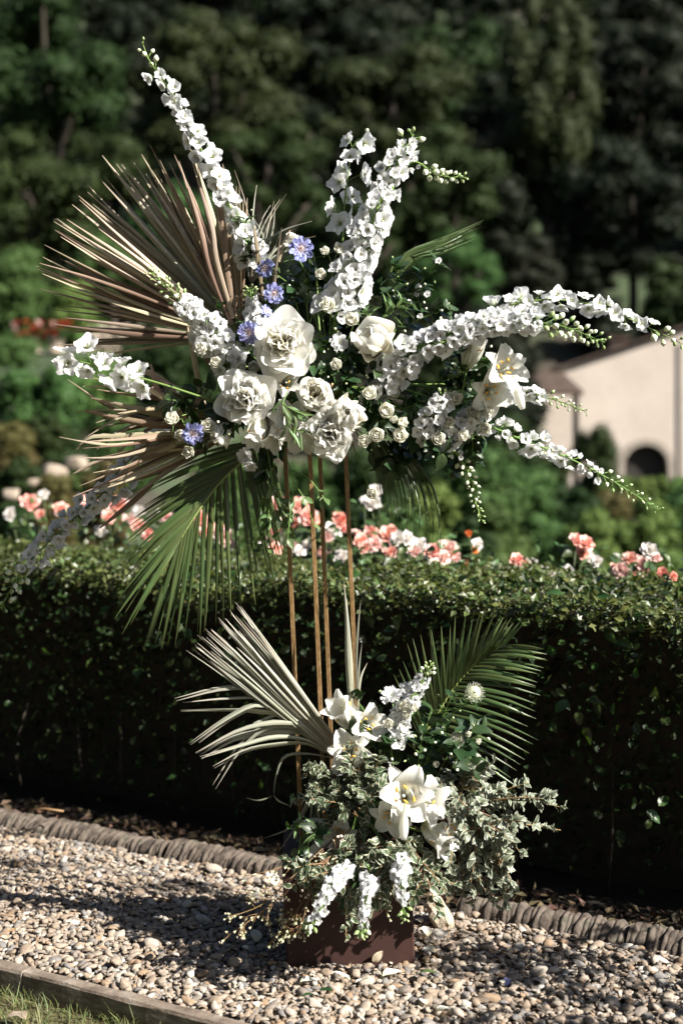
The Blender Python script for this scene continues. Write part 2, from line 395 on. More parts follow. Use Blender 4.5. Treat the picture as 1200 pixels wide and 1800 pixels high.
PPLF = [leaf_mesh('pale_variegated_leaf', 'varip', 1, .25 + .03 * k, .25, .3 + .25 * k, .07, seed=k + 32, nv=8) for k in range(4)]
NLF = [leaf_mesh('narrow_leaf', 'vine', 1, .09, .3, .6, .02, seed=k + 20) for k in range(2)]

# ------------------------------------------------------------------ the setting: ground, path, kerb, edging, lawn
US, NS = Vector((-.860, .510, 0)), Vector((-.510, -.860, 0))       # along the hedge (leftwards), from the hedge to the viewer
def ST(s, t, z=0.0): return US * s + NS * t + Vector((0, 0, z))
M_ST = Matrix((US, NS, Vector((0, 0, 1)))).transposed().to_4x4()   # (s, t, z) -> world (mirrored, only for points)
def st_np(s, t, z): return s[:, None] * np.array(US)[None] + t[:, None] * np.array(NS)[None] + np.stack([0 * z, 0 * z, z], 1)

def smooth(x): x = min(max(x, 0), 1); return x * x * (3 - 2 * x)
def tz(x, D):
    z = float(np.interp(D, [0, 5.7, 6.4, 12, 20, 45, 56, 90, 140, 240], [-.12, -.12, -.3, -.5, -.9, -1.2, -.2, 18, 52, 92]))
    return z + 4.6 * smooth((-x - .5) / 6) * smooth((D - 8) / 30) * (1 - smooth((D - 50) / 14))

m, t, p, N, L = newmat('garden_soil')
tc = N('ShaderNodeTexCoord')
big = noisetex(t, tc.outputs['Object'], .22, 5); fine = noisetex(t, tc.outputs['Object'], 6, 6, .7)
cg = mixc(t, ramp(t, big, [(.42, 0), (.58, 1)]), (.034, .027, .016), (.028, .046, .014))
L(mixc(t, 1.0, cg, ramp(t, fine, [(.3, .55), (.7, 1.25)]), 'MULTIPLY'), p.inputs['Base Color']); p.inputs['Roughness'].default_value = .95
bump(t, p, fine, .6, .05); M_SOILG = m
xs = np.concatenate([np.linspace(-150, -20, 14), np.linspace(-18, 18, 37), np.linspace(20, 150, 14)])
Ds = np.concatenate([np.linspace(-12, 5, 8), np.linspace(5.6, 20, 25), np.linspace(21, 60, 40), np.linspace(63, 240, 40)])
V = np.array([(x, D + CY, tz(x, D)) for D in Ds for x in xs]); nx = len(xs)
Fq = np.array([(j * nx + i, j * nx + i + 1, (j + 1) * nx + i + 1, (j + 1) * nx + i) for j in range(len(Ds) - 1) for i in range(nx - 1)])
tag(put('hillside', mesh_np('hillside', V, Fq, V * 0, M_SOILG)), kind='structure')

def slab(name, s0, s1, t0, t1, z0, z1, mat):
    b = MB(); V = [ST(s, t_, z) for s in (s0, s1) for t_ in (t0, t1) for z in (z0, z1)]
    b.add(V, [(0, 1, 3, 2), (4, 6, 7, 5), (0, 4, 5, 1), (2, 3, 7, 6), (0, 2, 6, 4), (1, 5, 7, 3)])
    return b.mesh(name, mat, False)
M_SAND = solid('path_sand', [(.3, (.11, .085, .06)), (.7, (.22, .17, .125))], 60, .95, bs=.5, bd=.01)
M_BED = solid('bed_soil', [(.3, (.007, .005, .004)), (.7, (.020, .015, .010))], 30, .95, bs=.7, bd=.02)  # soil tone darkened in place of hedge shade missing on this strip
M_TURF = solid('turf', [(.3, (.06, .055, .02)), (.55, (.10, .085, .04)), (.75, (.16, .12, .07))], 25, .95, bs=.6, bd=.02)
tag(put('gravel_path', slab('gravel_path', -6, 7, -.47, .385, -.10, -.006, M_SAND)), kind='structure')
tag(put('hedge_bed', slab('hedge_bed', -6, 7, -2.0, -.50, -.12, -.045, M_BED)), kind='structure')
tag(put('lawn', slab('lawn', -6, 7, .42, 9, -.11, -.045, M_TURF)), kind='structure')

# pebbles
rng = np.random.default_rng(3)
def ico():
    g = (1 + 5 ** .5) / 2
    v = [(-1, g, 0), (1, g, 0), (-1, -g, 0), (1, -g, 0), (0, -1, g), (0, 1, g), (0, -1, -g), (0, 1, -g), (g, 0, -1), (g, 0, 1), (-g, 0, -1), (-g, 0, 1)]
    f = [(0, 11, 5), (0, 5, 1), (0, 1, 7), (0, 7, 10), (0, 10, 11), (1, 5, 9), (5, 11, 4), (11, 10, 2), (10, 7, 6), (7, 1, 8), (3, 9, 4), (3, 4, 2), (3, 2, 6), (3, 6, 8), (3, 8, 9), (4, 9, 5), (2, 4, 11), (6, 2, 10), (8, 6, 7), (9, 8, 1)]
    return [list(np.array(q) / np.linalg.norm(q)) for q in v], f
def subdiv(v, f, k):
    for _ in range(k):
        mid, nf = {}, []
        def mp(a, b):
            key = (min(a, b), max(a, b))
            if key not in mid: w = np.array(v[a]) + np.array(v[b]); v.append(list(w / np.linalg.norm(w))); mid[key] = len(v) - 1
            return mid[key]
        for a, b, c in f:
            x, y, z = mp(a, b), mp(b, c), mp(c, a); nf += [(a, x, z), (b, y, x), (c, z, y), (x, y, z)]
        f = nf
    return np.array(v), np.array(f)
ICO1 = subdiv(*ico(), 1); ICO2 = subdiv(*ico(), 2); ICO3 = subdiv(*ico(), 3)
def lumpy(ic, seed, amp=.25, k=3):
    q = np.random.default_rng(seed); v, f = ic; d = np.zeros(len(v))
    for _ in range(k * 2):
        a = q.normal(0, 1, 3); d += np.sin(v @ a * q.uniform(.8, 2.2) + q.uniform(0, 6)) * amp / k
    w = v * (1 + d)[:, None]
    for c in (.52, .62, .7, .8):                                                          # worn flat sides
        a = q.normal(0, 1, 3); a /= np.linalg.norm(a); w = w - np.clip(w @ a - c, 0, None)[:, None] * a[None] * .85
    return w, f
m, t, p, N, L = newmat('pebble')
at = N('ShaderNodeAttribute'); at.attribute_name = 'bc'; sp = N('ShaderNodeSeparateXYZ'); L(at.outputs['Vector'], sp.inputs[0])
tc = N('ShaderNodeTexCoord'); nz = noisetex(t, tc.outputs['Object'], 140, 4)
c = ramp(t, sp.outputs[2], [(0, (0.234, 0.176, 0.126)), (.18, (0.288, 0.234, 0.180)), (.36, (0.180, 0.149, 0.122)), (.5, (0.333, 0.284, 0.234)), (.62, (0.225, 0.153, 0.095)), (.68, (0.261, 0.203, 0.153)), (.82, (0.162, 0.149, 0.140)), (.93, (0.378, 0.347, 0.306))], 'CONSTANT')
L(mixc(t, 1.0, c, ramp(t, nz, [(.3, .62), (.7, 1.1)]), 'MULTIPLY'), p.inputs['Base Color']); p.inputs['Roughness'].default_value = .85
bump(t, p, nz, .4, .002); M_PEB = m
parts = []
for layer, (gs, z0, r0, r1) in enumerate(((.0128, -.002, .0052, .0104), (.0175, .005, .0050, .0112), (.05, .008, .009, .016))):
    s, t_ = np.meshgrid(np.arange(-1.25, 1.95, gs), np.arange(-.455, .378, gs)); s, t_ = s.ravel(), t_.ravel()
    s = s + rng.uniform(-.6, .6, len(s)) * gs; t_ = t_ + rng.uniform(-.6, .6, len(s)) * gs
    k = (t_ > -.458) & (t_ < .376); s, t_ = s[k], t_[k]
    grp = rng.integers(0, 7, len(s))
    for g in range(7):
        q = grp == g; n = q.sum()
        v, f = lumpy(ICO1, g + 40 + layer * 9, .42); f = f[v[f].mean(1)[:, 2] > -.35]
        r = rng.uniform(r0, r1, n) * rng.choice([.75, 1, 1, 1.2], n)
        sc3 = np.stack([r * rng.uniform(1.0, 1.45, n), r * rng.uniform(.75, 1, n), r * rng.uniform(.40, .68, n)], 1)
        nr = rots(np.tile([[0., 0, 1]], (n, 1)), rng, .30)
        parts.append(scatter(v, f, v * 0, st_np(s[q], t_[q], z0 + rng.uniform(-.003, .004, n) + .006), nr, sc3, rng.random(n)))
gv = join_np(parts)
tag(put('gravel', mesh_np('gravel', *gv, M_PEB)), kind='stuff')

# ribbed stone kerb
M_KERB = solid('kerb_stone', [(.25, (.024, .019, .015)), (.42, (.06, .046, .036)), (.58, (.11, .088, .07)), (.70, (.05, .05, .034)), (.85, (.14, .12, .095))], 22, .85, bs=.8, bd=.006, detail=8)
def kerb_mesh(seed, Ln=.45):
    q = np.random.default_rng(seed); ns, na = 174, 12; per = .0165
    V, Fc = [], []; ph = q.uniform(0, 6, 8); jit = np.cumsum(q.normal(0, .05, ns))
    for i in range(ns + 1):
        s = Ln * i / ns; x = s / per + .55 * math.sin(s * 31 + ph[0]) + .35 * math.sin(s * 83 + ph[3])
        g = abs(math.sin(math.pi * x))  ** .38; cell = int(x); a = .0065 * g + .003 * math.sin(cell * 2.1 + ph[1])
        end = min(1, .35 + min(s, Ln - s) / .012)
        for k in range(na + 1):
            w = math.pi * k / na
            r = (.047 + a * (.4 + .6 * math.cos(w / 2)) + .004 * math.sin(3 * w + ph[2] + s * 9) + .003 * math.sin(s * 130 + 5 * w)) * (.9 + .1 * end)
            V.append((s + .002 * math.sin(2 * w + cell), r * math.cos(w) * 1.05, -.02 + (r * 1.22 * math.sin(w) ** .8 if k not in (0, na) else -.02)))
    for i in range(ns):
        for k in range(na):
            a = i * (na + 1) + k; Fc.append((a, a + 1, a + na + 2, a + na + 1))
    o = ns * (na + 1); Fc += [tuple(range(na + 1)), tuple(range(o, o + na + 1))[::-1]]
    b = MB(); b.add(V, Fc); return b.mesh('kerb_stone', M_KERB)
KM = [kerb_mesh(k) for k in (1, 2, 3)]
kerb = root('kerb', None, None, ST(0, -.5), kind='structure')
s0s = [-.06 - .456 * (k + 1) for k in range(7)] + [.44 + .456 * k for k in range(8)]
for i, s0 in enumerate(s0s):
    M = Matrix.Translation(ST(s0, -.518 + rnd.uniform(-.006, .006), rnd.uniform(-.004, .004))) @ Matrix((US, NS, Vector((0, 0, 1)))).transposed().to_4x4() @ Matrix.Rotation(R(rnd.uniform(-1, 1)), 4, 'Z')
    put('kerb_stone', KM[i % 3], kerb, M)
# broken end of the kerb beside the plinth
v, f = lumpy(ICO2, 77, .35); v = v * np.array([.040, .040, .066])
q = np.random.default_rng(5); v = v + q.normal(0, .0022, v.shape); v[:, 0] += v[:, 2] * -.35
M_ROCK = solid('broken_stone', [(.3, (.22, .18, .13)), (.6, (.42, .36, .27)), (.8, (.5, .44, .34))], 35, .9, bs=.8, bd=.008, detail=7)
rk = put('broken_kerb_stone', mesh_np('broken_kerb_stone', v, f, v * 0, M_ROCK, False), None, Matrix.Translation(W(778, 1612, 3.60)))
tag(rk, 'rough pale broken stump of kerb stone just right of the brown plinth', 'stone')

# timber edging board of the lawn
M_TIMB = solid('edging_timber', [(.3, (.075, .055, .04)), (.55, (.17, .135, .105)), (.75, (.32, .28, .24))], 16, .85, bs=.6, bd=.006, stretch=(1, 1, 3), detail=8)
def board(s0, s1):
    b = MB(); n = 30; V = []; q = random.Random(int(s0 * 10))
    for i in range(n + 1):
        s = s0 + (s1 - s0) * i / n
        for t_, z in ((.385, -.08), (.385, .010), (.390, .016), (.420, .015), (.425, .008), (.425, -.10)):
            V.append(ST(s, t_ + q.uniform(-.0015, .0015), z + q.uniform(-.002, .002)))
    Fc = [(i * 6 + k, i * 6 + k + 1, (i + 1) * 6 + k + 1, (i + 1) * 6 + k) for i in range(n) for k in range(5)]
    Fc += [tuple(range(6)), tuple(range(n * 6, n * 6 + 6))[::-1]]
    b.add(V, Fc); return b.mesh('edging_board', M_TIMB, False)
ed = root('path_edging', None, None, ST(.5, .41), kind='structure')
for s0, s1 in ((-3.2, -1.2), (-1.195, .60), (.605, 2.4), (2.405, 4.2)): put('edging_board', board(s0, s1), ed)

# grass
M_GRASS = leafmat('grass_blade', [(0, (.16, .13, .06)), (.4, (.12, .15, .05)), (1, (.17, .19, .075))], trans=.25, rough=.5, var=.45, per='bc')
tv = np.array([(-1, 0, 0), (1, 0, 0), (-.8, .25, .5), (.8, .25, .5), (-.1, .8, .9), (.1, .8, .9)]) * np.array([.035, 1, 1])
tf = np.array([(0, 1, 3, 2), (2, 3, 5, 4)]); tb = np.array([(-1, 0, 0), (1, 0, 0), (-1, .5, 0), (1, .5, 0), (0, 1, 0), (0, 1, 0)], float)
n = 15000; s, t_ = rng.uniform(-.6, 1.9, n), .428 + rng.random(n) ** 1.3 * .6
clump = np.sin(s * 31 + 3 * np.sin(t_ * 23)) * np.sin(t_ * 37 + 2 * np.sin(s * 19)); kk = clump + rng.normal(0, .5, n) > -.35; s, t_ = s[kk], t_[kk]; n = len(s)
P = st_np(s, t_, np.full(n, -.047)); tag(put('grass', mesh_np('grass', *scatter(tv, tf, tb, P, rots(np.tile([[0, 0, 1.]], (n, 1)), rng, .3), rng.uniform(.018, .05, n), rng.random(n)), M_GRASS)), kind='stuff')

# dead leaves lying on the bed behind the kerb
M_LIT = leafmat('dead_leaf', [(0, (.06, .04, .022)), (1, (.085, .055, .03))], trans=.05, rough=.7, var=.6, per='bc')
lt = np.array([(0, 0, 0), (-.30, .42, .10), (0, .45, -.02), (.30, .42, .12), (0, 1, .06)]); lf_ = np.array([(0, 2, 1), (0, 3, 2), (1, 2, 4), (2, 3, 4)]); lb_ = np.array([(0, 0, 0), (-1, .4, 0), (0, .45, 0), (1, .4, 0), (0, 1, 0)], float)
n = 2600; s = rng.uniform(-1.5, 2.6, n); t_ = -.575 - .3 * rng.random(n) ** 1.4; z = -.03 + .085 * np.clip(1 - (-.575 - t_) / .07, 0, 1) * rng.random(n)
tag(put('leaf_litter', mesh_np('leaf_litter', *scatter(lt, lf_, lb_, st_np(s, t_, z), rots(np.tile([[0, 0, 1.]], (n, 1)), rng, .45), rng.uniform(.02, .042, n), rng.random(n)), M_LIT, False)), kind='stuff')

# ------------------------------------------------------------------ clipped hedge
HT, HB, HZ = -.745, -1.56, .815
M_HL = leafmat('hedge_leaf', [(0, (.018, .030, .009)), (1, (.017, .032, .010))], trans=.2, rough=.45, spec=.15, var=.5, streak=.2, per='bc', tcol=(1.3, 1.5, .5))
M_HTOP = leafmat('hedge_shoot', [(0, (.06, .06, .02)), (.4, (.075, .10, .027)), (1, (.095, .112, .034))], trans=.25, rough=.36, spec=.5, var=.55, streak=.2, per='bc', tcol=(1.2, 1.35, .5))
M_TWIG = solid('twig', [(.3, (.016, .012, .009)), (.7, (.04, .03, .02))], 40, .9)
LT = np.array([(0, 0, 0), (-.30, .42, .07), (0, .45, -.02), (.30, .42, .07), (0, 1, -.10)]); LTF = np.array([(0, 2, 1), (0, 3, 2), (1, 2, 4), (2, 3, 4)])
LTB = np.array([(0, 0, 0), (-1, .4, 0), (0, .45, 0), (1, .4, 0), (0, 1, 0)], float)
hedge = root('clipped_hedge', 'long low clipped dark green hedge behind the kerb', 'hedge', ST(.5, -1.1))
def htop(s, t_): return HZ + .012 * np.sin(s * 5.1) + .010 * np.sin(s * 13 + t_ * 9) + .008 * np.sin(t_ * 17 - s * 7)
b = MB(); nS = 40; V = []
for i in range(nS + 1):
    s = -1.9 + 5.8 * i / nS
    for t_, z in ((HT - .34, -.045), (HT - .30, .3), (HT - .27, HZ - .20), (HT - .20, HZ - .06), (HB + .1, HZ - .045), (HB + .07, .4), (HB + .1, -.045)):
        V.append(ST(s, t_ + rnd.uniform(-.012, .012), z + rnd.uniform(-.01, .01)))
b.add(V, [(i * 7 + k, i * 7 + k + 1, (i + 1) * 7 + k + 1, (i + 1) * 7 + k) for i in range(nS) for k in range(6)] + [tuple(range(7)), tuple(range(nS * 7, nS * 7 + 7))[::-1]])
put('light_block_core', b.mesh('light_block_core', M_TWIG), hedge)  # added solid dark core that stops light passing through the hedge
for k in range(24):
    s = -1.6 + 5.2 * k / 24 + rnd.uniform(-.04, .04); t_ = HT - .16 + rnd.uniform(-.04, .02)
    b = MB(); b.tube([ST(s, t_ - .04, -.05), ST(s + rnd.uniform(-.03, .03), t_, .14), ST(s + rnd.uniform(-.06, .06), t_ - .05, .34)], [.006, .005, .004], 5); put('stem', b.mesh('stem', M_TWIG), hedge)
parts = []
n = 17000; s = rng.uniform(-1.85, 3.85, n); z = .0 + .83 * rng.random(n) ** .75; t_ = HT - .26 * rng.random(n) ** .6 + .004
t_ = t_ - .02 - .11 * np.clip((.80 - z) / .8, 0, 1) ** .8
nr = np.tile(np.array(NS * .85 + Vector((0, 0, .5)))[None], (n, 1)); P = st_np(s, t_, z)
parts.append(scatter(LT, LTF, LTB, P, rots(nr, rng, .65), rng.uniform(.018, .036, n), rng.random(n)))
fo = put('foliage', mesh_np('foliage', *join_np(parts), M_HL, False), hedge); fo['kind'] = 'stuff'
n = 30000; s = rng.uniform(-1.85, 3.85, n); t_ = rng.uniform(HB, HT + .01, n); z = htop(s, t_) - .045 * rng.random(n) ** 1.4
e = np.clip((t_ - (HT - .05)) / .05, 0, 1); z = z - e * .03
nr = np.stack([0 * s, 0 * s, 0 * s + 1], 1); P = st_np(s, t_, z)
a = scatter(LT, LTF, LTB, P, rots(nr, rng, .75), rng.uniform(.013, .028, n), rng.random(n))
n = 4200; s = rng.uniform(-1.85, 3.85, n); t_ = HT + .030 - .07 * rng.random(n); z = htop(s, t_) - .075 * rng.random(n) ** 1.4
nr = np.tile(np.array(NS * .4 + Vector((0, 0, .9)))[None], (n, 1))
a2 = scatter(LT, LTF, LTB, st_np(s, t_, z), rots(nr, rng, .6), rng.uniform(.015, .034, n), rng.random(n))
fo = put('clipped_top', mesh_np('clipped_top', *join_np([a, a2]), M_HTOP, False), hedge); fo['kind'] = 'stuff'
M_HBIG = leafmat('hedge_big_leaf', [(0, (.04, .07, .02)), (1, (.04, .08, .02))], trans=.3, rough=.33, spec=.5, var=.5, streak=.25, tcol=(1.3, 1.6, .5))
HLM = [leaf_mesh('hedge_leaf', M_HBIG, 1, .27 + .04 * k, .3, .3 + .2 * k, .03, seed=90 + k) for k in range(3)]
for k in range(300):
    s = rnd.uniform(-1.0, 2.6); z = .12 + .72 * rnd.random() ** (.55 if s < .6 else .75); t_ = HT - .012 - .11 * max(0, (.80 - z) / .8) ** .8 + rnd.uniform(0, .026)
    if s > .7 and rnd.random() < .45: z = rnd.uniform(.5, .83)
    nn = NS * .8 + Vector((rnd.gauss(0, .5), rnd.gauss(0, .5), .5 + rnd.gauss(0, .5)))
    put('leaf', HLM[k % 3], hedge, TRS(ST(s, t_, z), frame(nn, rnd.uniform(0, 6.28)), rnd.uniform(.026, .05)))

# ------------------------------------------------------------------ trees and shrubs of the garden and the wooded hill
def tree_mat(name, c, var=.35):
    m, t, p, N, L = newmat(name)
    at = N('ShaderNodeAttribute'); at.attribute_name = 'bc'; sp = N('ShaderNodeSeparateXYZ'); L(at.outputs['Vector'], sp.inputs[0])
    oi = N('ShaderNodeObjectInfo'); h = N('ShaderNodeHueSaturation'); h.inputs['Color'].default_value = (*c, 1)
    L(mth(t, 'ADD', mth(t, 'MULTIPLY', sp.outputs[2], 2 * var), 1 - var), h.inputs['Value'])
    L(mth(t, 'ADD', mth(t, 'MULTIPLY', oi.outputs['Random'], .05), .475), h.inputs['Hue'])
    L(h.outputs[0], p.inputs['Base Color']); p.inputs['Roughness'].default_value = .6; p.inputs['Specular IOR Level'].default_value = .12
    tr = N('ShaderNodeBsdfTranslucent'); L(h.outputs[0], tr.inputs[0]); mx = N('ShaderNodeMixShader'); mx.inputs[0].default_value = .2
    L(p.outputs[0], mx.inputs[1]); L(tr.outputs[0], mx.inputs[2]); L(mx.outputs[0], t.nodes['Material Output'].inputs[0]); return m
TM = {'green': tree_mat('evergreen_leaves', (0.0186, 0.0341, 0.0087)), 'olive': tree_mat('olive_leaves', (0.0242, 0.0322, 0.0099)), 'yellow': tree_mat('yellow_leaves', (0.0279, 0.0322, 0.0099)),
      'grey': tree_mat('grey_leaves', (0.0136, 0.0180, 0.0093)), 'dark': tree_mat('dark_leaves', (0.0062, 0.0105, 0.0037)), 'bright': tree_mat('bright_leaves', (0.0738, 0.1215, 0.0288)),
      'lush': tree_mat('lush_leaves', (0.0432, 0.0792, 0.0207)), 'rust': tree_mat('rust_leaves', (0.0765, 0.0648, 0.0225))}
M_BARK = solid('bark', [(.3, (.018, .014, .010)), (.7, (.045, .036, .026))], 6, .95, bs=.7, bd=.05, stretch=(1, 1, .25))
QT = np.array([(0, -.5, 0), (.34, 0, .12), (0, .5, 0), (-.34, 0, .12)]); QF = np.array([(0, 1, 2, 3)]); QB = np.array([(0, 0, 0), (1, .5, 0), (0, 1, 0), (-1, .5, 0)], float)
def crown_mesh(name, seed, shape=(1, 1, 1), lumps=34, n=9500, leaf=.055, rr=(.20, .33), flat=.72, core=.72):
    q = np.random.default_rng(seed); d = q.normal(0, 1, (lumps, 3)); d /= np.linalg.norm(d, axis=1)[:, None]
    c = d * q.uniform(.45, .84, lumps)[:, None]; r = q.uniform(*rr, lumps)
    w = r ** 2 / (r ** 2).sum(); idx = q.choice(lumps, n, p=w)
    e = q.normal(0, 1, (n, 3)); e[:, 2] = e[:, 2] * .9 + .15; e /= np.linalg.norm(e, axis=1)[:, None]
    rad = r[idx] * (.72 + .33 * q.random(n) ** .6 + np.where(q.random(n) < .22, .38 * q.random(n), 0))
    P = c[idx] + e * rad[:, None] * np.array([1, 1, flat]); P *= np.array(shape)
    A = scatter(QT, QF, QB, P, rots(e + np.array([0, 0, .45]), q, .45), leaf * q.uniform(.55, 1.35, n), q.random(n))
    v, f = ICO1; f4 = np.concatenate([f, f[:, 2:3]], 1)
    cores = [(v * r[k] * core * np.array([1, 1, flat]) * shape + c[k] * shape, f, v * 0 + np.array([0, 0, .3])) for k in range(lumps if core else 0)]
    V0, F0, B0 = A; T0 = np.concatenate([F0[:, [0, 1, 2]], F0[:, [0, 2, 3]]])
    return mesh_np(name, *join_np([(V0, T0, B0)] + cores), TM['green'], False)
CR = [crown_mesh('crown', s) for s in (1, 2, 3, 4)] + [crown_mesh('tall_crown', s, (.72, .72, 1.5), 48, 10000) for s in (5, 6)]
SH = [crown_mesh('shrub_leaves', s, lumps=26, n=3600, leaf=.10, rr=(.28, .46), flat=.9) for s in (11, 12, 13)]
FINE = [crown_mesh('fine_leaves', s, lumps=30, n=6500, leaf=.07, rr=(.26, .42), flat=.9) for s in (14, 15)]
b = MB()
b.tube([Vector((.03, 0, 0)), Vector((0, .02, .25)), Vector((-.02, 0, .6)), Vector((.0, 0, 1))], [.085, .06, .05, .02], 8)
for k in range(5):
    w = k * 1.9; b.tube([Vector((0, 0, .45 + .08 * k)), Vector((.15 * math.cos(w), .15 * math.sin(w), .65 + .07 * k)), Vector((.34 * math.cos(w), .34 * math.sin(w), .8 + .07 * k))], [.03, .02, .008], 5)
TRUNK = b.mesh('trunk', M_BARK)
def skin(o, mat): o.material_slots[0].link = 'OBJECT'; o.material_slots[0].material = mat
def tree(px, py, D, rpx, kind, label, group=None, me=None, sz=(1, 1, 1), cat='tree', name='hillside_tree'):
    c = W(px, py, D); r = rpx * D / F; g = tz(c.x, D) - .3
    o = root(name, label, cat, (c.x, c.y, g), group)
    k = put('crown', me or rnd.choice(CR[:4]), o, TRS(c, Matrix.Rotation(rnd.uniform(0, 6.28), 4, 'Z'), (r * sz[0], r * sz[0], r * sz[2]))); skin(k, TM[kind])
    h = max(c.z + r * .2 - g, .5); put('trunk', TRUNK, o, TRS(Vector((c.x, c.y, g)), Matrix.Rotation(rnd.uniform(0, 6.28), 4, 'Z'), (h * .55, h * .55, h))); return o
G = 'trees on the wooded hillside'
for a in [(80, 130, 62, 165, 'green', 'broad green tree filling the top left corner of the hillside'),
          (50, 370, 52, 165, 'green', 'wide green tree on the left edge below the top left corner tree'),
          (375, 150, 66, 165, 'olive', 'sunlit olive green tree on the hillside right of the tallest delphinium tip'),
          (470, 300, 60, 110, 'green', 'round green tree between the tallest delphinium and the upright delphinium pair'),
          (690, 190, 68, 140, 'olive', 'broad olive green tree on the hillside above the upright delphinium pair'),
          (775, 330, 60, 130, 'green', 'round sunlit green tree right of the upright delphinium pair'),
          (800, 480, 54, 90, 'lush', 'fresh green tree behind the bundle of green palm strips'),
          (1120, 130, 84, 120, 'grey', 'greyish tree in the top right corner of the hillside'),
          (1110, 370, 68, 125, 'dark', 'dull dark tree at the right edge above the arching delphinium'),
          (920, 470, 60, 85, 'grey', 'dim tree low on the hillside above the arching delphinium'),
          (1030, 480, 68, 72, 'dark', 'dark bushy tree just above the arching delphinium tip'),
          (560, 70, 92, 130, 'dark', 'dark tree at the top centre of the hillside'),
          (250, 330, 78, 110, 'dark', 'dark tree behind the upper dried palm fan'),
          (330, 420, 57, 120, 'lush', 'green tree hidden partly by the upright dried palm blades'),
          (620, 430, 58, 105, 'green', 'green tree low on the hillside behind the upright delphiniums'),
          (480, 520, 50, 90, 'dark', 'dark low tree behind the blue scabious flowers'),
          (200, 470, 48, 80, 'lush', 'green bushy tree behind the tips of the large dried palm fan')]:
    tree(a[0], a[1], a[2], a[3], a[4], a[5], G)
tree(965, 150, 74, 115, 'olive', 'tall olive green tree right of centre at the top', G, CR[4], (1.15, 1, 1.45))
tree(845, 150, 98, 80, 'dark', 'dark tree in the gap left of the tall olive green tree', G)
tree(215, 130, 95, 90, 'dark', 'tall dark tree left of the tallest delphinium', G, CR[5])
fl = []
for j, D in enumerate((60, 67, 75, 84, 94, 105, 118, 132)):
    m_ = max(9, int(22 * 60 / D * (1 + .012 * (D - 60)))) ; rm = 4.3
    step = rm * 1.5
    for i in range(-9, 10):
        x = i * step + (step / 2 if j % 2 else 0) + rnd.uniform(-1, 1); px = 600 + x / D * F; zc = tz(x, D) + rnd.uniform(2.6, 4.6); py = 766 - (zc - H) / D * F
        if abs(px - 600) > 1150: continue
        if 850 < px < 1300 and D < 68: continue
        fl.append((px, py, D, rm * rnd.uniform(.85, 1.15) / D * F, rnd.choice(['dark', 'dark', 'green', 'grey', 'dark']) if px < 860 else 'dark'))  # mostly the dark kind, painting in the black shade between crowns
for a in fl: tree(*a, 'broadleaf filler tree of the hillside, mostly coloured dark in place of shade', 'background trees of the hillside', sz=(1, 1, 1.15))

def shrub(px, py, D, rpx, kind, label, group='shrubs in the garden below the hill', me=None, sz=(1, 1, 1), cat='shrub', name='garden_shrub'):
    c = W(px, py, D); r = rpx * D / F; g = tz(c.x, D) - .05
    o = root(name, label, cat, (c.x, c.y, g), group)
    k = put('foliage', me or rnd.choice(SH), o, TRS(c, Matrix.Rotation(rnd.uniform(0, 6.28), 4, 'Z'), (r * sz[0], r * sz[1], r * sz[2]))); skin(k, TM[kind])
    zz = c.z - r * sz[2] * .8
    while zz > g + .3 * r and name == 'garden_shrub':
        k = put('foliage', rnd.choice(SH), o, TRS(Vector((c.x + rnd.uniform(-.2, .2) * r, c.y + .2 * r, zz)), Matrix.Rotation(rnd.uniform(0, 6.28), 4, 'Z'), (r * 1.08, r * 1.05, r))); skin(k, TM[kind]); zz -= r * .9
    b = MB(); top = Vector((0, 0, max(c.z - g, .15)))
    for w in range(4): b.tube([Vector((.03 * math.cos(w * 1.6), .03 * math.sin(w * 1.6), 0)) * max(r, .3) * 2, Vector((.18 * r * math.cos(w * 1.6), .18 * r * math.sin(w * 1.6), top.z * .6)), top + Vector((.3 * r * math.cos(w * 1.6), .3 * r * math.sin(w * 1.6), 0))], [.03 * r + .01, .02 * r + .01, .01], 5)
    put('stems', b.mesh('stems', M_BARK), o, None, True); return o
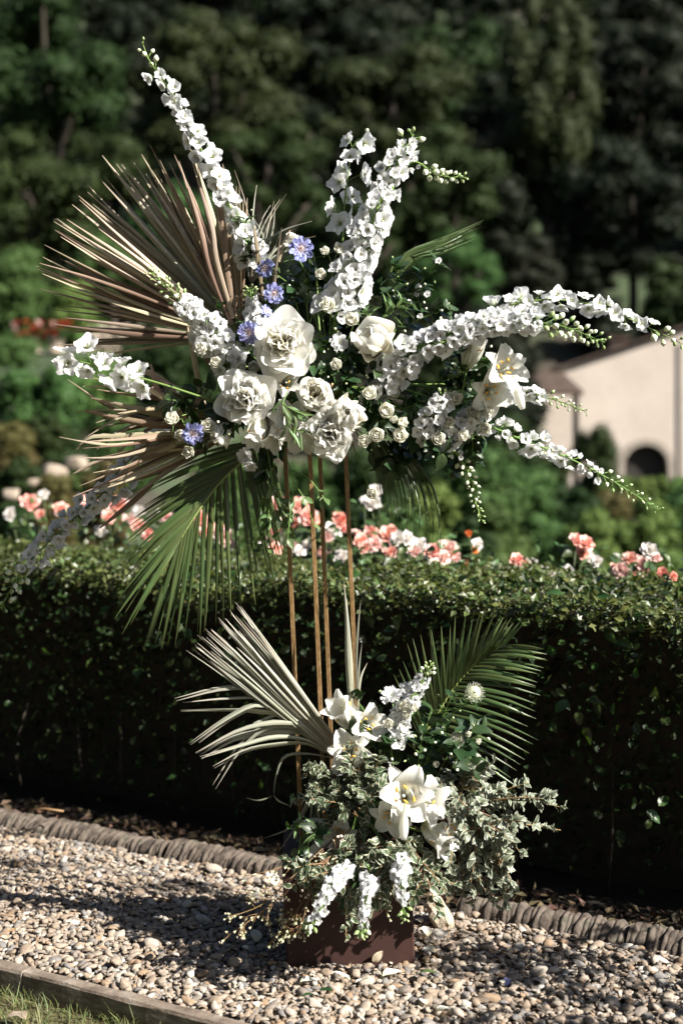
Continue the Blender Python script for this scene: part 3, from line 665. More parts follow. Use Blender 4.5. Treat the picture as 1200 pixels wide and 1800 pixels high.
for a in [(30, 500, 44, 70, 'lush', 'green shrub at the left edge above the red flower pots'),
          (130, 545, 40, 55, 'bright', 'bright green shrub right of the red flower pots'),
          (25, 640, 30, 60, 'lush', 'green shrub at the left edge under the red flower pots'),
          (60, 720, 24, 90, 'lush', 'large leafy shrub at the left edge of the garden bank'),
          (160, 690, 26, 75, 'bright', 'bright green shrub on the bank behind the left white flower spray'),
          (215, 770, 22, 70, 'lush', 'rounded green shrub behind the drooping dried palm tips'),
          (120, 790, 20, 45, 'green', 'low green shrub above the pale boulders'),
          (100, 862, 10, 34, 'rust', 'dry brownish low shrub in front of the pale boulders'),
          (30, 840, 12, 40, 'green', 'low green shrub at the left edge above the hedge'),
          (185, 850, 12, 45, 'rust', 'dry low shrub right of the pale boulders'),
          (15, 778, 17, 42, 'rust', 'dry shrub at the left edge above the pale boulders'),
          (80, 768, 18, 40, 'green', 'small green shrub between the leafy left shrub and the boulders'),
          (145, 850, 15, 32, 'lush', 'small green shrub beside the second pale boulder'),
          (310, 640, 30, 90, 'green', 'green shrub hidden behind the dried palm fans'),
          (410, 850, 15, 80, 'lush', 'green shrub behind the hanging green palm frond'),
          (545, 860, 16, 60, 'lush', 'dark green shrub seen between the gold rods'),
          (660, 850, 15, 70, 'green', 'green shrub seen right of the gold rods'),
          (755, 900, 12, 55, 'bright', 'bright green shrub behind the drooping thin palm strips'),
          (700, 930, 10, 45, 'lush', 'low green shrub behind the coral roses right of the rods'),
          (850, 860, 18, 80, 'lush', 'large green shrub under the drooping delphinium bud spray'),
          (920, 880, 20, 75, 'lush', 'rounded green shrub left of the terraced beds'),
          (880, 790, 30, 70, 'green', 'green shrub left of the house behind the lower right delphinium'),
          (800, 650, 42, 80, 'green', 'dark green shrub behind the upper right white lily'),
          (870, 590, 46, 60, 'grey', 'greyish shrub behind the arching white delphinium'),
          (900, 640, 47, 50, 'dark', 'dark shrub beside the lean-to tiled roof'),
          (1000, 900, 22, 50, 'green', 'low rounded shrub right of the terraced beds'),
          (1085, 905, 26, 50, 'rust', 'low rusty green shrub below the arched doorway'),
          (1030, 945, 14, 55, 'bright', 'bright green shrub behind the right hand roses'),
          (1130, 930, 16, 60, 'bright', 'bright green shrub under the tip of the lowest right delphinium'),
          (1200, 905, 20, 60, 'lush', 'green shrub at the right edge below the arch'),
          (960, 830, 34, 40, 'green', 'small green shrub at the foot of the pale house wall'),
          (830, 945, 11, 40, 'green', 'low shrub behind the single orange rose bud'),
          (1180, 520, 67, 70, 'green', 'green shrub above the ridge of the pale house'),
          (1060, 560, 65, 50, 'grey', 'shrub behind the chimney of the pale house')]:
    shrub(*a)
shrub(1045, 820, 43, 48, 'green', 'upright dark conifer shrub against the pale house wall', None, FINE[0], (1, 1, 1.7))
# strip hedge in front of the arch
c = W(1150, 858, 36); o = root('low_hedge', 'low bright green hedge strip in front of the arched doorway', 'hedge', (c.x, c.y, tz(c.x, 36)))
for k in range(7):
    q = put('foliage', SH[k % 3], o, TRS(W(1080 + 26 * k, 862, 36), Matrix.Rotation(k, 4, 'Z'), (.42, .4, .38))); skin(q, TM['bright'])

# ------------------------------------------------------------------ pale house with a lean-to roof and an arched doorway
m, t, p, N, L = newmat('stucco'); tc = N('ShaderNodeTexCoord')
n1 = noisetex(t, tc.outputs['Object'], .6, 6, .7); n2 = noisetex(t, tc.outputs['Object'], 9, 5)
L(mixc(t, 1.0, ramp(t, n1, [(.3, (.35, .295, .25)), (.7, (.44, .375, .32))]), ramp(t, n2, [(.3, .9), (.7, 1.05)]), 'MULTIPLY'), p.inputs['Base Color']); p.inputs['Roughness'].default_value = .95
bump(t, p, n2, .3, .02); M_STUC = m
M_TILE = solid('roof_tile', [(.3, (.03, .02, .015)), (.6, (.06, .04, .03)), (.8, (.11, .08, .06))], 3, .9, bs=.4, bd=.02)
M_SURR = solid('arch_stone', [(.3, (.18, .15, .12)), (.7, (.30, .26, .22))], 5, .9, bs=.5, bd=.02)
M_DOOR = solid('dark_door', [(.3, (.012, .010, .008)), (.7, (.025, .02, .016))], 5, .8)
HD = 52.0
def WH(px, py, dy=0): v = W(px, py, HD); v.y += dy; return v
house = root('pale_house', 'pale stucco house with gable wall and dark arched doorway at the right', 'house', (WH(1100, 890).x, HD + CY, tz(10, HD)))
acx, ar, spr = 1135, 38, 818
prof = [(945, 905), (945, 672), (985, 651), (1265, 560), (1480, 632), (1480, 905), (acx + ar, 905), (acx + ar, spr)] + \
       [(acx + ar * math.cos(w), spr - ar * .95 * math.sin(w)) for w in np.linspace(0, math.pi, 12)[1:-1]] + [(acx - ar, spr), (acx - ar, 905)]
b = MB(); n = len(prof)
b.add([WH(*q) for q in prof] + [WH(*q, .45) for q in prof], [tuple(range(n)), tuple(range(2 * n - 1, n - 1, -1))] + [(i, (i + 1) % n, (i + 1) % n + n, i + n) for i in range(n)])
put('front_wall', b.mesh('front_wall', M_STUC, False), house)
b = MB()
for px, top in ((946, 674), (1479, 634)):
    a, c2 = WH(px, 905, .46), WH(px, top, .46); b.box((min(a.x, a.x + (.4 if px < 1000 else -.4)), a.y, a.z), (max(a.x, a.x + (.4 if px < 1000 else -.4)), a.y + 9, c2.z))
a, c2 = WH(946, 905, 9), WH(1479, 640, 9); b.box((a.x + .41, a.y, a.z), (c2.x - .41, a.y + .4, c2.z)); put('rear_walls', b.mesh('rear_walls', M_STUC, False), house)
b = MB(); a = WH(acx - ar - 3, 905, .40); c2 = WH(acx + ar + 3, 770, .40); b.box((a.x, a.y, a.z), (c2.x, a.y + .04, c2.z)); put('door', b.mesh('door', M_DOOR, False), house)
b = MB()
for (x0, y0), (x1, y1) in (((975, 650), (1265, 554)), ((1265, 554), (1492, 632))):
    q = [WH(x0, y0, -.25), WH(x1, y1, -.25), WH(x1, y1 - 4, -.25), WH(x0, y0 - 4, -.25)]; b.add(q + [v + Vector((0, 10, 0)) for v in q], [(0, 1, 2, 3), (7, 6, 5, 4), (0, 4, 5, 1), (1, 5, 6, 2), (2, 6, 7, 3), (3, 7, 4, 0)])
put('roof', b.mesh('roof', M_TILE, False), house)
def half_tile(Ln=.5, r=.11):
    b = MB(); V = []
    for j, y in enumerate((0, Ln)):
        for k in range(7):
            w = math.pi * k / 6; V += [(r * (1 - .12 * j) * math.cos(w), y, r * (1 - .12 * j) * math.sin(w)), ]
    Fc = [(k, k + 1, 8 + k, 7 + k) for k in range(6)]; V2 = [(x * .82, y, z * .82) for x, y, z in V]
    b.add(V + V2, Fc + [(20 - 6 + k + 7 - 7, 14 + k + 7, 14 + k + 8, 14 + k + 1) for k in range(6)] + [(k + 1, k, 14 + k, 15 + k) for k in range(6)]); return b.mesh('roof_tile', M_TILE)
TILE = half_tile()
roofo = [q for q in house.children if q.name.startswith('roof')][0]
for k in range(22):
    f_ = (k + .5) / 22; pp = WH(975 + 290 * f_, 645 - 96 * f_, -.32); put('roof_tile', TILE, roofo, Matrix.Translation(pp - Vector(house.location)) @ Matrix.Rotation(R(18), 4, 'Y') @ Matrix.Scale(.7, 4), True)
for k in range(11):
    w0 = math.pi * k / 11; w1 = math.pi * (k + .93) / 11; b = MB()
    q = [WH(acx + rr * math.cos(w), spr - rr * .95 * math.sin(w), -.05) for rr, w in ((ar, w0), (ar, w1), (ar + 12, w1), (ar + 12, w0))]
    b.add(q + [v + Vector((0, .3, 0)) for v in q], [(0, 1, 2, 3), (7, 6, 5, 4), (0, 4, 5, 1), (1, 5, 6, 2), (2, 6, 7, 3), (3, 7, 4, 0)]); put('arch_stone', b.mesh('arch_stone', M_SURR, False), house)
for sgn in (-1, 1):
    for k in range(4):
        b = MB(); q = [WH(acx + sgn * (ar + e), yy, -.05) for e, yy in ((0, spr + 1 + 20 * k), (0, spr + 20 * k + 19), (12, spr + 20 * k + 19), (12, spr + 1 + 20 * k))]
        b.add(q + [v + Vector((0, .3, 0)) for v in q], [(0, 1, 2, 3), (7, 6, 5, 4), (0, 4, 5, 1), (1, 5, 6, 2), (2, 6, 7, 3), (3, 7, 4, 0)]); put('arch_stone', b.mesh('arch_stone', M_SURR, False), house)
b = MB(); a = WH(1083, 622, 1.2); c2 = WH(1115, 592, 1.2); b.box(a, (c2.x, a.y + .7, c2.z)); b.box((a.x - .08, a.y - .08, c2.z), (c2.x + .08, a.y + .78, c2.z + .12)); put('chimney', b.mesh('chimney', M_TILE, False), house)
b = MB(); b.tube([WH(1197, 600, -.1), WH(1197, 900, -.1)], .04, 8); put('drainpipe', b.mesh('drainpipe', M_SURR), house)
lean = MB(); q = [WH(900, 650, -.02), WH(984, 650, -.02), WH(1012, 690, -1.6), WH(900, 690, -1.6)]
lean.add(q + [v - Vector((0, 0, .15)) for v in q], [(0, 1, 2, 3), (7, 6, 5, 4), (0, 4, 5, 1), (1, 5, 6, 2), (2, 6, 7, 3), (3, 7, 4, 0)])
lr = put('lean_to_roof', lean.mesh('lean_to_roof', M_TILE, False), house)
for rr in range(4):
    f0 = rr / 4
    for k in range(10):
        a0 = q[0].lerp(q[1], (k + .5) / 10); a1 = q[3].lerp(q[2], (k + .5) / 10); pa, pb = a1.lerp(a0, f0 - .02), a1.lerp(a0, f0 + .26)
        d = pb - pa; Rm = d.to_track_quat('Y', 'Z').to_matrix().to_4x4()
        put('roof_tile', TILE, lr, TRS(pa + Vector((0, 0, .03 + rnd.uniform(0, .02))) - Vector(house.location), Rm, (1.0, d.length / .5, 1)), True)
b = MB()
for px in (905, 1000): a = WH(px, 692, -1.4); b.box((a.x - .1, a.y - .1, tz(a.x, HD) - .2), (a.x + .1, a.y + .1, a.z))
put('lean_to_posts', b.mesh('lean_to_posts', M_DOOR, False), house)

# retaining wall, boulders and geranium pots on the left bank
M_PALE = solid('pale_stone', [(.3, (.20, .16, .12)), (.7, (.34, .28, .22))], 4, .95, bs=.6, bd=.03)
rw = root('retaining_wall', 'pale stone retaining wall across the bank behind the dried palm fan', 'wall', W(240, 620, 40))
SM = []
for k in range(4):
    v, f = lumpy(ICO2, 60 + k, .18); v = np.sign(v) * np.abs(v) ** .6; SM.append(mesh_np('stone', v * .5, f, v * 0, M_PALE))
for r_ in range(4):
    for k in range(9):
        put('stone', SM[rnd.randrange(4)], rw, TRS(W(140 + 24 * k + 12 * (r_ % 2), 620 - 14 * r_, 40) + Vector((0, rnd.uniform(-.04, .04), 0)), Matrix.Rotation(rnd.uniform(-.1, .1), 4, 'Y'), (.40 + rnd.uniform(0, .05), .35, .235)))
for px, py, D, r, lb in ((95, 830, 13, .16, 'pale boulder at the left above the first coral rose'), (135, 815, 14, .15, 'second pale boulder right of the larger one on the left bank'), (60, 850, 12, .09, 'small pale boulder low on the left bank'), (20, 870, 11, .10, 'whitish boulder at the left edge behind the hedge')):
    c = W(px, py, D); put_o = tag(put('boulder', SM[rnd.randrange(4)], None, TRS(c, Matrix.Rotation(rnd.uniform(0, 6), 4, 'Z'), (r * 1.5, r * 1.3, r * 1.0))), lb, 'boulder', 'boulders on the left bank')
    g = tz(c.x, D)
def lathe(b, prof, n=14, mi=0, off=Vector()):
    V = [Vector((r * math.cos(2 * math.pi * k / n), r * math.sin(2 * math.pi * k / n), z)) + off for r, z in prof for k in range(n)]
    b.add(V, [(j * n + k, j * n + (k + 1) % n, (j + 1) * n + (k + 1) % n, (j + 1) * n + k) for j in range(len(prof) - 1) for k in range(n)], None, mi)
M_RED = leafmat('geranium', [(0, (.34, .05, .02)), (1, (.42, .08, .03))], trans=.2, var=.3)
M_WHP = leafmat('pale_geranium', [(0, (.6, .4, .35)), (1, (.7, .55, .5))], trans=.2, var=.1)
rb = MB()
for k in range(26):
    d = Vector((rnd.gauss(0, 1), rnd.gauss(0, 1), rnd.gauss(0, 1))).normalized(); V, Fc, B = petal(.6, .4, .3, 1, seed=k, nu=3, nv=3); rb.add(rotv(V, Matrix.Translation(d * .5) @ frame(d)), Fc, B)
GER, GERW = rb.mesh('geranium_head', M_RED), rb.mesh('geranium_head', M_WHP)
for px, lb in ((40, 'pale pot of red geraniums at the left edge of the terrace'), (62, 'middle pale pot of red geraniums on a post'), (98, 'rightmost pale pot of red geraniums on the terrace')):
    D = 32; c = W(px, 622, D); g = tz(c.x, D) - .1; o = root('geranium_pot', lb, 'flower pot', (c.x, c.y, g), 'geranium pots on the terrace')
    b = MB(); h = c.z - g; lathe(b, [(.05, 0), (.05, h - .02), (.12, h), (.16, h), (.22, h + .04), (.14, h + .05), (.19, h + .30), (.22, h + .31), (.22, h + .36), (.19, h + .36), (.17, h + .30)]); put('pot', b.mesh('pot', M_PALE), o, None, True)
    k = put('foliage', SH[0], o, TRS(Vector((0, 0, h + .42)), Matrix(), (.34, .3, .2)), True); skin(k, TM['lush'])
    for w in range(10): put('bloom', GER if w % 5 else GERW, o, TRS(Vector((rnd.uniform(-.36, .36), rnd.uniform(-.3, -.05), h + .42 + rnd.uniform(-.05, .28))), Matrix(), rnd.uniform(.05, .085)), True)

# ------------------------------------------------------------------ rose bushes behind the hedge
def rose_bloom(name, mats, seed, n=20):
    q = random.Random(seed); b = MB()
    for k in range(n):
        f_ = k / n; V, Fc, B = petal(1.0 - .35 * f_, .55 - .2 * f_, 1.15 - 1.0 * f_, 1.45 - 1.3 * f_, cup=.3, ruf=.09, seed=seed * 50 + k, nu=4, nv=4)
        b.add(rotv(V, Matrix.Rotation(k * 2.4 + q.uniform(-.2, .2), 4, 'Z')), Fc, B, 0 if k % 4 else 1)
    return b.mesh(name, [mats[0], mats[1]])
RM = {}
for kx, a in {'coral': ((.80, .30, .17), (.80, .27, .19), (.85, .48, .40)), 'pink': ((.82, .45, .34), (.80, .42, .36), (.86, .66, .60)), 'white': ((.84, .72, .55), (.86, .80, .74), (.87, .83, .80)), 'orange': ((.8, .3, .05), (.8, .22, .05), (.8, .3, .1)), 'deep': ((.66, .18, .13), (.72, .22, .17), (.75, .32, .27))}.items():
    RM[kx] = leafmat('rose_' + kx, [(0, a[0]), (.5, a[1]), (1, a[2])], trans=.28, var=.08, streak=.1)
RB = {kx: [rose_bloom('bloom', (RM[kx], RM['pink' if kx == 'coral' else kx]), s + i * 5) for s in (1, 2)] for i, kx in enumerate(RM)}
RLF = [leaf_mesh('rose_leaf', leafmat('rose_leaf', [(0, (.05, .085, .026)), (1, (.06, .10, .03))], trans=.25, rough=.4, spec=.4, var=.45), 1, .3, .25, .4, .03, seed=120 + k) for k in range(2)]
bushes = [('rose bush with coral blooms at the far left end of the hedge', [(52, 886, 'coral', 22), (70, 905, 'coral', 12), (106, 897, 'coral', 18), (20, 905, 'white', 16), (78, 870, 'white', 12)]),
          ('rose bush of coral and pink blooms behind the drooping left delphinium', [(158, 888, 'coral', 22), (206, 890, 'coral', 24), (190, 910, 'coral', 16), (246, 900, 'white', 15), (228, 915, 'pink', 16), (244, 928, 'coral', 20), (262, 941, 'coral', 16), (175, 935, 'white', 14), (285, 905, 'white', 12), (292, 910, 'pink', 15)]),
          ('rose bush with pink blooms seen through the hanging green palm frond', [(352, 915, 'coral', 22), (360, 938, 'coral', 18), (394, 946, 'pink', 20), (384, 930, 'coral', 14), (404, 955, 'pink', 14)]),
          ('rose bush with tall coral blooms left of the gold rods', [(487, 888, 'coral', 24), (500, 905, 'pink', 18), (525, 892, 'coral', 22), (540, 910, 'coral', 24), (515, 922, 'coral', 18), (558, 915, 'orange', 10), (470, 958, 'pink', 18), (483, 966, 'coral', 16), (464, 960, 'white', 12), (517, 964, 'pink', 16), (537, 957, 'white', 18), (526, 970, 'white', 14), (485, 935, 'deep', 12), (562, 972, 'pink', 14)]),
          ('rose bush with small pale blooms directly behind the gold rods', [(582, 935, 'white', 20), (575, 945, 'pink', 14), (597, 917, 'deep', 20), (600, 930, 'deep', 14), (601, 981, 'white', 18), (575, 968, 'pink', 12)]),
          ('rose bush with a tall white bloom right of the gold rods', [(652, 888, 'white', 22), (660, 865, 'white', 16), (640, 880, 'white', 10), (633, 952, 'coral', 18), (650, 938, 'coral', 18), (657, 958, 'pink', 18), (640, 965, 'coral', 14), (683, 945, 'coral', 26), (672, 955, 'pink', 18), (700, 950, 'white', 20), (684, 972, 'coral', 18), (713, 948, 'white', 18), (625, 940, 'pink', 12)]),
          ('rose bush with large coral pink bloom beside the drooping palm strips', [(785, 968, 'pink', 24), (776, 982, 'pink', 18), (795, 978, 'coral', 16), (760, 972, 'coral', 20), (737, 962, 'white', 20), (728, 972, 'pink', 16), (748, 985, 'white', 12)]),
          ('rose bush with an orange bud and one pale bloom right of the palm strips', [(823, 938, 'orange', 8), (837, 958, 'white', 15), (833, 968, 'orange', 9), (817, 992, 'deep', 11), (800, 985, 'pink', 10)]),
          ('rose bush with coral blooms low on the hedge at right of centre', [(906, 987, 'coral', 18), (918, 990, 'coral', 14), (934, 992, 'white', 13), (880, 1000, 'white', 8), (950, 1002, 'white', 9)]),
          ('rose bush with the tallest coral cluster on the right half of the hedge', [(1012, 952, 'coral', 18), (1027, 958, 'coral', 20), (1022, 974, 'coral', 18), (1035, 980, 'white', 16), (1048, 988, 'white', 14), (998, 1008, 'white', 18), (968, 1010, 'white', 9)]),
          ('rose bush with pale pink blooms at the right end of the hedge', [(1090, 1004, 'pink', 20), (1078, 1000, 'coral', 13), (1107, 985, 'coral', 18), (1122, 992, 'pink', 20), (1140, 970, 'white', 20), (1150, 982, 'pink', 14), (1132, 1005, 'pink', 14), (1163, 1010, 'deep', 15), (1180, 1014, 'deep', 12), (1112, 1008, 'coral', 12)])]
for lb, bl in bushes:
    xm = sum(q[0] for q in bl) / len(bl)
    # stand just behind the hedge: distance found along the ray
    def dist(px, off): # t of the ray equals HB - off
        k = ((px - 600) / F * NS.x + NS.y); return (HB - off - CY * NS.y) / k
    D0 = dist(xm, .22); c = W(xm, 1000, D0); o = root('rose_bush', lb, 'rose bush', (c.x, c.y, -.12), 'rose bushes behind the hedge')
    st = MB()
    for px, py, kx, r in bl:
        D = dist(px, .0 + rnd.uniform(-.25, .30)) if py > 940 else dist(px, rnd.uniform(.02, .35)); q = W(px, py, D)
        put('bloom', RB[kx][rnd.randrange(2)], o, TRS(q, frame(facing(rnd.uniform(-.3, .6), .45 + rnd.uniform(-.3, .4), .8), rnd.uniform(0, 6)), r * D / F * .98))
        base = Vector((rnd.uniform(-.08, .08), rnd.uniform(-.08, .08), 0)); e = q - Vector(o.location)
        st.tube(spline([base, base.lerp(e, .5) + Vector((rnd.uniform(-.06, .06), 0, .08)), e], 7), [.005, .005, .004, .003, .003, .0025, .0025], 5)
        for k in range(15):
            pos = q + Vector((rnd.gauss(0, .075), rnd.gauss(.02, .07), -abs(rnd.gauss(.04, .08)))); put('leaf', RLF[k % 2], o, TRS(pos, frame(Vector((rnd.gauss(0, .6), -.4 + rnd.gauss(0, .5), .8)), rnd.uniform(0, 6.28)), rnd.uniform(.025, .045)))
    put('stems', st.mesh('stems', MT['woodstem']), o, None, True)

# ------------------------------------------------------------------ unseen trees added behind and left of the viewer to cut sky fill
for x, y, r_, h_, lb in ((-7.5, 3.2, 2.6, 3.0, 'unseen evergreen added to block skylight at the far left beyond the hedge end'), (-7.0, -1.5, 3.0, 3.6, 'unseen evergreen added to block skylight on the lawn left of the viewer'), (-6.2, -6.5, 3.2, 4.0, 'unseen evergreen added to block skylight behind the viewer at left'), (-2.2, -9.6, 3.3, 4.2, 'unseen evergreen added to block skylight right behind the viewer'), (3.2, -11.2, 3.2, 4.2, 'unseen evergreen added to block skylight behind the viewer at right')):
    for dz, rr in ((h_, r_), (h_ + 3.6, r_ * .95)):
        if dz == h_: o = root('sky_blocker_tree', lb, 'tree', (x, y, -.1), 'unseen evergreens added to block skylight')
        k = put('crown', CR[rnd.randrange(4)], o, TRS(Vector((x, y, dz)), Matrix.Rotation(rnd.uniform(0, 6), 4, 'Z'), (rr, rr, rr * 1.15))); skin(k, TM['dark'])
    put('trunk', TRUNK, o, TRS(Vector((x, y, -.1)), Matrix(), (2, 2, h_ + 3)))

# ------------------------------------------------------------------ plinth and gold rod stand
TILT = Matrix.Rotation(R(-2.3), 4, 'Y')
m, t, p, N, L = newmat('rusty_metal'); tc = N('ShaderNodeTexCoord')
n1 = noisetex(t, tc.outputs['Object'], 7, 8, .65); n2 = noisetex(t, tc.outputs['Object'], 190, 2)
c = ramp(t, n1, [(.3, (.026, .011, .009)), (.55, (.038, .016, .012)), (.75, (.052, .023, .016))])
L(mixc(t, ramp(t, n2, [(.70, 0), (.76, 1)]), c, (.16, .08, .05)), p.inputs['Base Color']); p.inputs['Roughness'].default_value = .68; p.inputs['Specular IOR Level'].default_value = .3
bump(t, p, n1, .15, .004); M_RUST = m
b = MB(); w2, h, dp, e = .151, .25, .29, .004
ring = [(-w2 + e, 0), (w2 - e, 0), (w2, e), (w2, dp - e), (w2 - e, dp), (-w2 + e, dp), (-w2, dp - e), (-w2, e)]
prof = [(1 - .015, -.012), (1, -.004), (1, h - e), (1 - .02, h)]
V = [(x * k, (y - dp / 2) * k + dp / 2, z) for k, z in prof for x, y in ring]
b.add(V, [(j * 8 + k, j * 8 + (k + 1) % 8, (j + 1) * 8 + (k + 1) % 8, (j + 1) * 8 + k) for j in range(3) for k in range(8)] + [tuple(range(8))[::-1], tuple(range(24, 32))])
pl = put('plinth', b.mesh('plinth', M_RUST, False), None, Matrix.Translation(W(616.5, 1703, 3.33)) @ TILT @ Matrix.Rotation(R(1.5), 4, 'Z'))
tag(pl, 'dark rusty brown square metal plinth standing on the gravel', 'plinth')

m, t, p, N, L = newmat('flaky_gold'); tc = N('ShaderNodeTexCoord'); mp = N('ShaderNodeMapping'); mp.inputs['Scale'].default_value = (1, 1, .35); L(tc.outputs['Object'], mp.inputs[0])
n1 = noisetex(t, mp.outputs[0], 130, 6, .7); n2 = noisetex(t, mp.outputs[0], 9, 4)
c = ramp(t, n1, [(.3, (.13, .075, .03)), (.5, (.24, .145, .062)), (.64, (.33, .21, .095)), (.70, (.62, .54, .42))])
L(mixc(t, 1.0, c, ramp(t, n2, [(.3, .7), (.7, 1.1)]), 'MULTIPLY'), p.inputs['Base Color']); p.inputs['Metallic'].default_value = .35; p.inputs['Roughness'].default_value = .42
bump(t, p, n1, .5, .002); M_GOLD = m
stand = root('flower_stand', 'tall stand of four slim gold rods rising from the brown plinth', 'flower stand', W(585, 1480, 3.48))
def rod(a, c2, w):
    b = MB(); d = (c2 - a).normalized(); Rm = d.to_track_quat('Z', 'Y').to_matrix().to_4x4(); Ln = (c2 - a).length
    rr = [(-1, -.8), (-.8, -1), (.8, -1), (1, -.8), (1, .8), (.8, 1), (-.8, 1), (-1, .8)]
    n = 24; V = [(x * w * rnd.uniform(.97, 1.03), y * w, Ln * j / n) for j in range(n + 1) for x, y in rr]
    b.add(V, [(j * 8 + k, j * 8 + (k + 1) % 8, (j + 1) * 8 + (k + 1) % 8, (j + 1) * 8 + k) for j in range(n) for k in range(8)] + [tuple(range(8))[::-1], tuple(range(n * 8, n * 8 + 8))])
    put('rod', b.mesh('rod', M_GOLD, False), stand, Matrix.Translation(a) @ Rm)
for (x0, y0, x1, y1, D) in ((505, 880, 531, 1490, 3.50), (541.5, 720, 573, 1490, 3.42), (559, 720, 589, 1490, 3.55), (604, 720, 637, 1490, 3.46)):
    rod(W(x1, y1, D), W(x0 if y0 < 800 else x0 - 7, y0 if y0 < 800 else 720, D), .0054)
b = MB(); b.box((-.05, -.05, 0), (.05, .05, .008)); put('top_plate', b.mesh('top_plate', M_GOLD, False), stand, Matrix.Translation(W(556, 722, 3.48)) @ TILT)
b = MB(); lathe(b, [(.01, 0), (.04, 0), (.06, .02), (.065, .04), (.06, .04), (.05, .02), (.01, .012)], 18); put('bowl', b.mesh('bowl', M_GOLD), stand, Matrix.Translation(W(556, 700, 3.48)))
v, f = lumpy(ICO2, 9, .15); fm = mesh_np('foam', v, f, v * 0, MT['foam'])
tag(put('floral_foam', fm, None, TRS(W(575, 668, 3.50), Matrix(), (.125, .075, .075))), 'dark green floral foam hidden among the flowers on top of the gold stand', 'floral foam')
tag(put('floral_foam', fm, None, TRS(W(625, 1440, 3.50), Matrix(), (.12, .10, .10))), 'dark green floral foam hidden among the foliage on the brown plinth', 'floral foam')
HUBU, HUBL = W(580, 672, 3.46), W(630, 1420, 3.46)

# ------------------------------------------------------------------ flower builders
def mpx(n, D=3.36): return n * D / F
def stem_to(o, p, hub, r=.0022, mat='stem', bend=.2, d=None):
    """stem from a flower back into the foam"""
    b = MB(); L_ = (hub - p).length; q = [p, p + (d * -.25 * L_ if d else Vector((0, 0, -bend * L_ * .3))), p.lerp(hub, .7), hub]
    b.tube([v - Vector(o.location) for v in spline(q, 8)], r, 5); put('stem', b.mesh('stem', MT[mat]), o, None, True)

def peony(label, px, py, D, rpx, face, kind, hub=HUBU):
    c = W(px, py, D); Rr = mpx(rpx, D); Fm = frame(facing(*face), rnd.uniform(0, 6.28)); ax = Fm.to_3x3() @ Vector((0, 0, 1))
    o = root('peony', label, 'peony', c - ax * Rr * .6, 'white peonies'); base = c - ax * Rr * (.62 if kind != 'ball' else 1.0)
    def ring(n, meshes, s, tilt, off, name='petal', js=.22, jt=.2, z=0):
        for k in range(n):
            M = Matrix.Translation(base + ax * z * Rr) @ Fm @ Matrix.Rotation(2 * math.pi * (k + off + rnd.uniform(-js, js)) / n, 4, 'Z') @ Matrix.Rotation(-(tilt + rnd.uniform(-jt, jt)), 4, 'X') @ Matrix.Rotation(rnd.uniform(-.25, .25), 4, 'Y')
            put(name, rnd.choice(meshes), o, M @ Matrix.Scale(s * Rr * rnd.uniform(.82, 1.14), 4))
    if kind == 'open':
        ring(7, FLAT, 1.10, .85, 0, jt=.3); ring(7, FLAT, .98, .62, .5, jt=.3); ring(7, RUFF, .95, .5, .2); ring(8, RUFF, .90, .32, .6); ring(7, RUFF, .88, .14, .1); ring(6, CRUF, .9, .22, .3, 'centre_petal'); ring(5, CRUF, .9, .02, .6, 'centre_petal')
    elif kind == 'ruffled':
        ring(7, GUARD, 1.05, .75, 0); ring(8, RUFF, 1.02, .62, .5); ring(11, RUFF, .98, .45, .2); ring(11, RUFF, .98, .25, .6); ring(8, RUFF, .95, .06, .1); ring(4, CRUF, .92, .1, .3, 'centre_petal')
    elif kind == 'bowl':
        ring(6, BOWL, 1.04, .16, 0, jt=.1); ring(6, BOWL, .96, .06, .5, jt=.1, z=.1); ring(6, GUARD, .92, .36, .2, jt=.1, z=.1); ring(7, RUFF, .88, .26, .6, jt=.12, z=.1); ring(8, CRUF, .92, .2, .1, 'centre_petal', z=.1); ring(5, CRUF, .92, .03, .4, 'centre_petal', z=.1)
    elif kind == 'ball':
        ring(6, BOWL, 1.14, -.02, 0, jt=.06); ring(6, BOWL, 1.06, -.06, .5, jt=.06, z=.14); ring(5, BOWL, .94, -.10, .25, jt=.06, z=.30); ring(5, BOWL, .78, -.12, .6, jt=.06, z=.50); ring(4, BOWL, .6, -.12, .1, jt=.06, z=.72); ring(4, CRUF, .8, .1, .1, 'centre_petal', z=.6)
    elif kind == 'tulip':
        ring(4, BOWL, 1.35, .05, 0, jt=.08); ring(4, BOWL, 1.2, -.12, .5, jt=.06); ring(3, RUFF, 1.1, .05, .3)
    stem_to(o, base, hub, .003, d=ax); return o

def spray_rose(label, px, py, D, rpx, face, hub=HUBU):
    c = W(px, py, D); Rr = mpx(rpx, D); Fm = frame(facing(*face), rnd.uniform(0, 6.28)); ax = Fm.to_3x3() @ Vector((0, 0, 1))
    base = c - ax * Rr * .8; o = root('spray_rose', label, 'rose', base, 'small white spray roses')
    for n, s, tl, z, off in ((5, 1.25, .28, 0, 0), (5, 1.12, .10, .08, .5), (4, .95, -.08, .18, .2), (3, .75, -.2, .32, .6)):
        for k in range(n):
            M = Matrix.Translation(base + ax * z * Rr) @ Fm @ Matrix.Rotation(2 * math.pi * (k + off + rnd.uniform(-.1, .1)) / n, 4, 'Z') @ Matrix.Rotation(-(tl + rnd.uniform(-.08, .08)), 4, 'X')
            put('petal', rnd.choice(RPET), o, M @ Matrix.Scale(s * Rr, 4))
    for k in range(4): put('sepal', NLF[0], o, Matrix.Translation(base) @ Fm @ Matrix.Rotation(1.57 * k, 4, 'Z') @ Matrix.Rotation(R(35), 4, 'X') @ Matrix.Scale(Rr * 1.1, 4))
    stem_to(o, base, hub, .0016, d=ax); return o

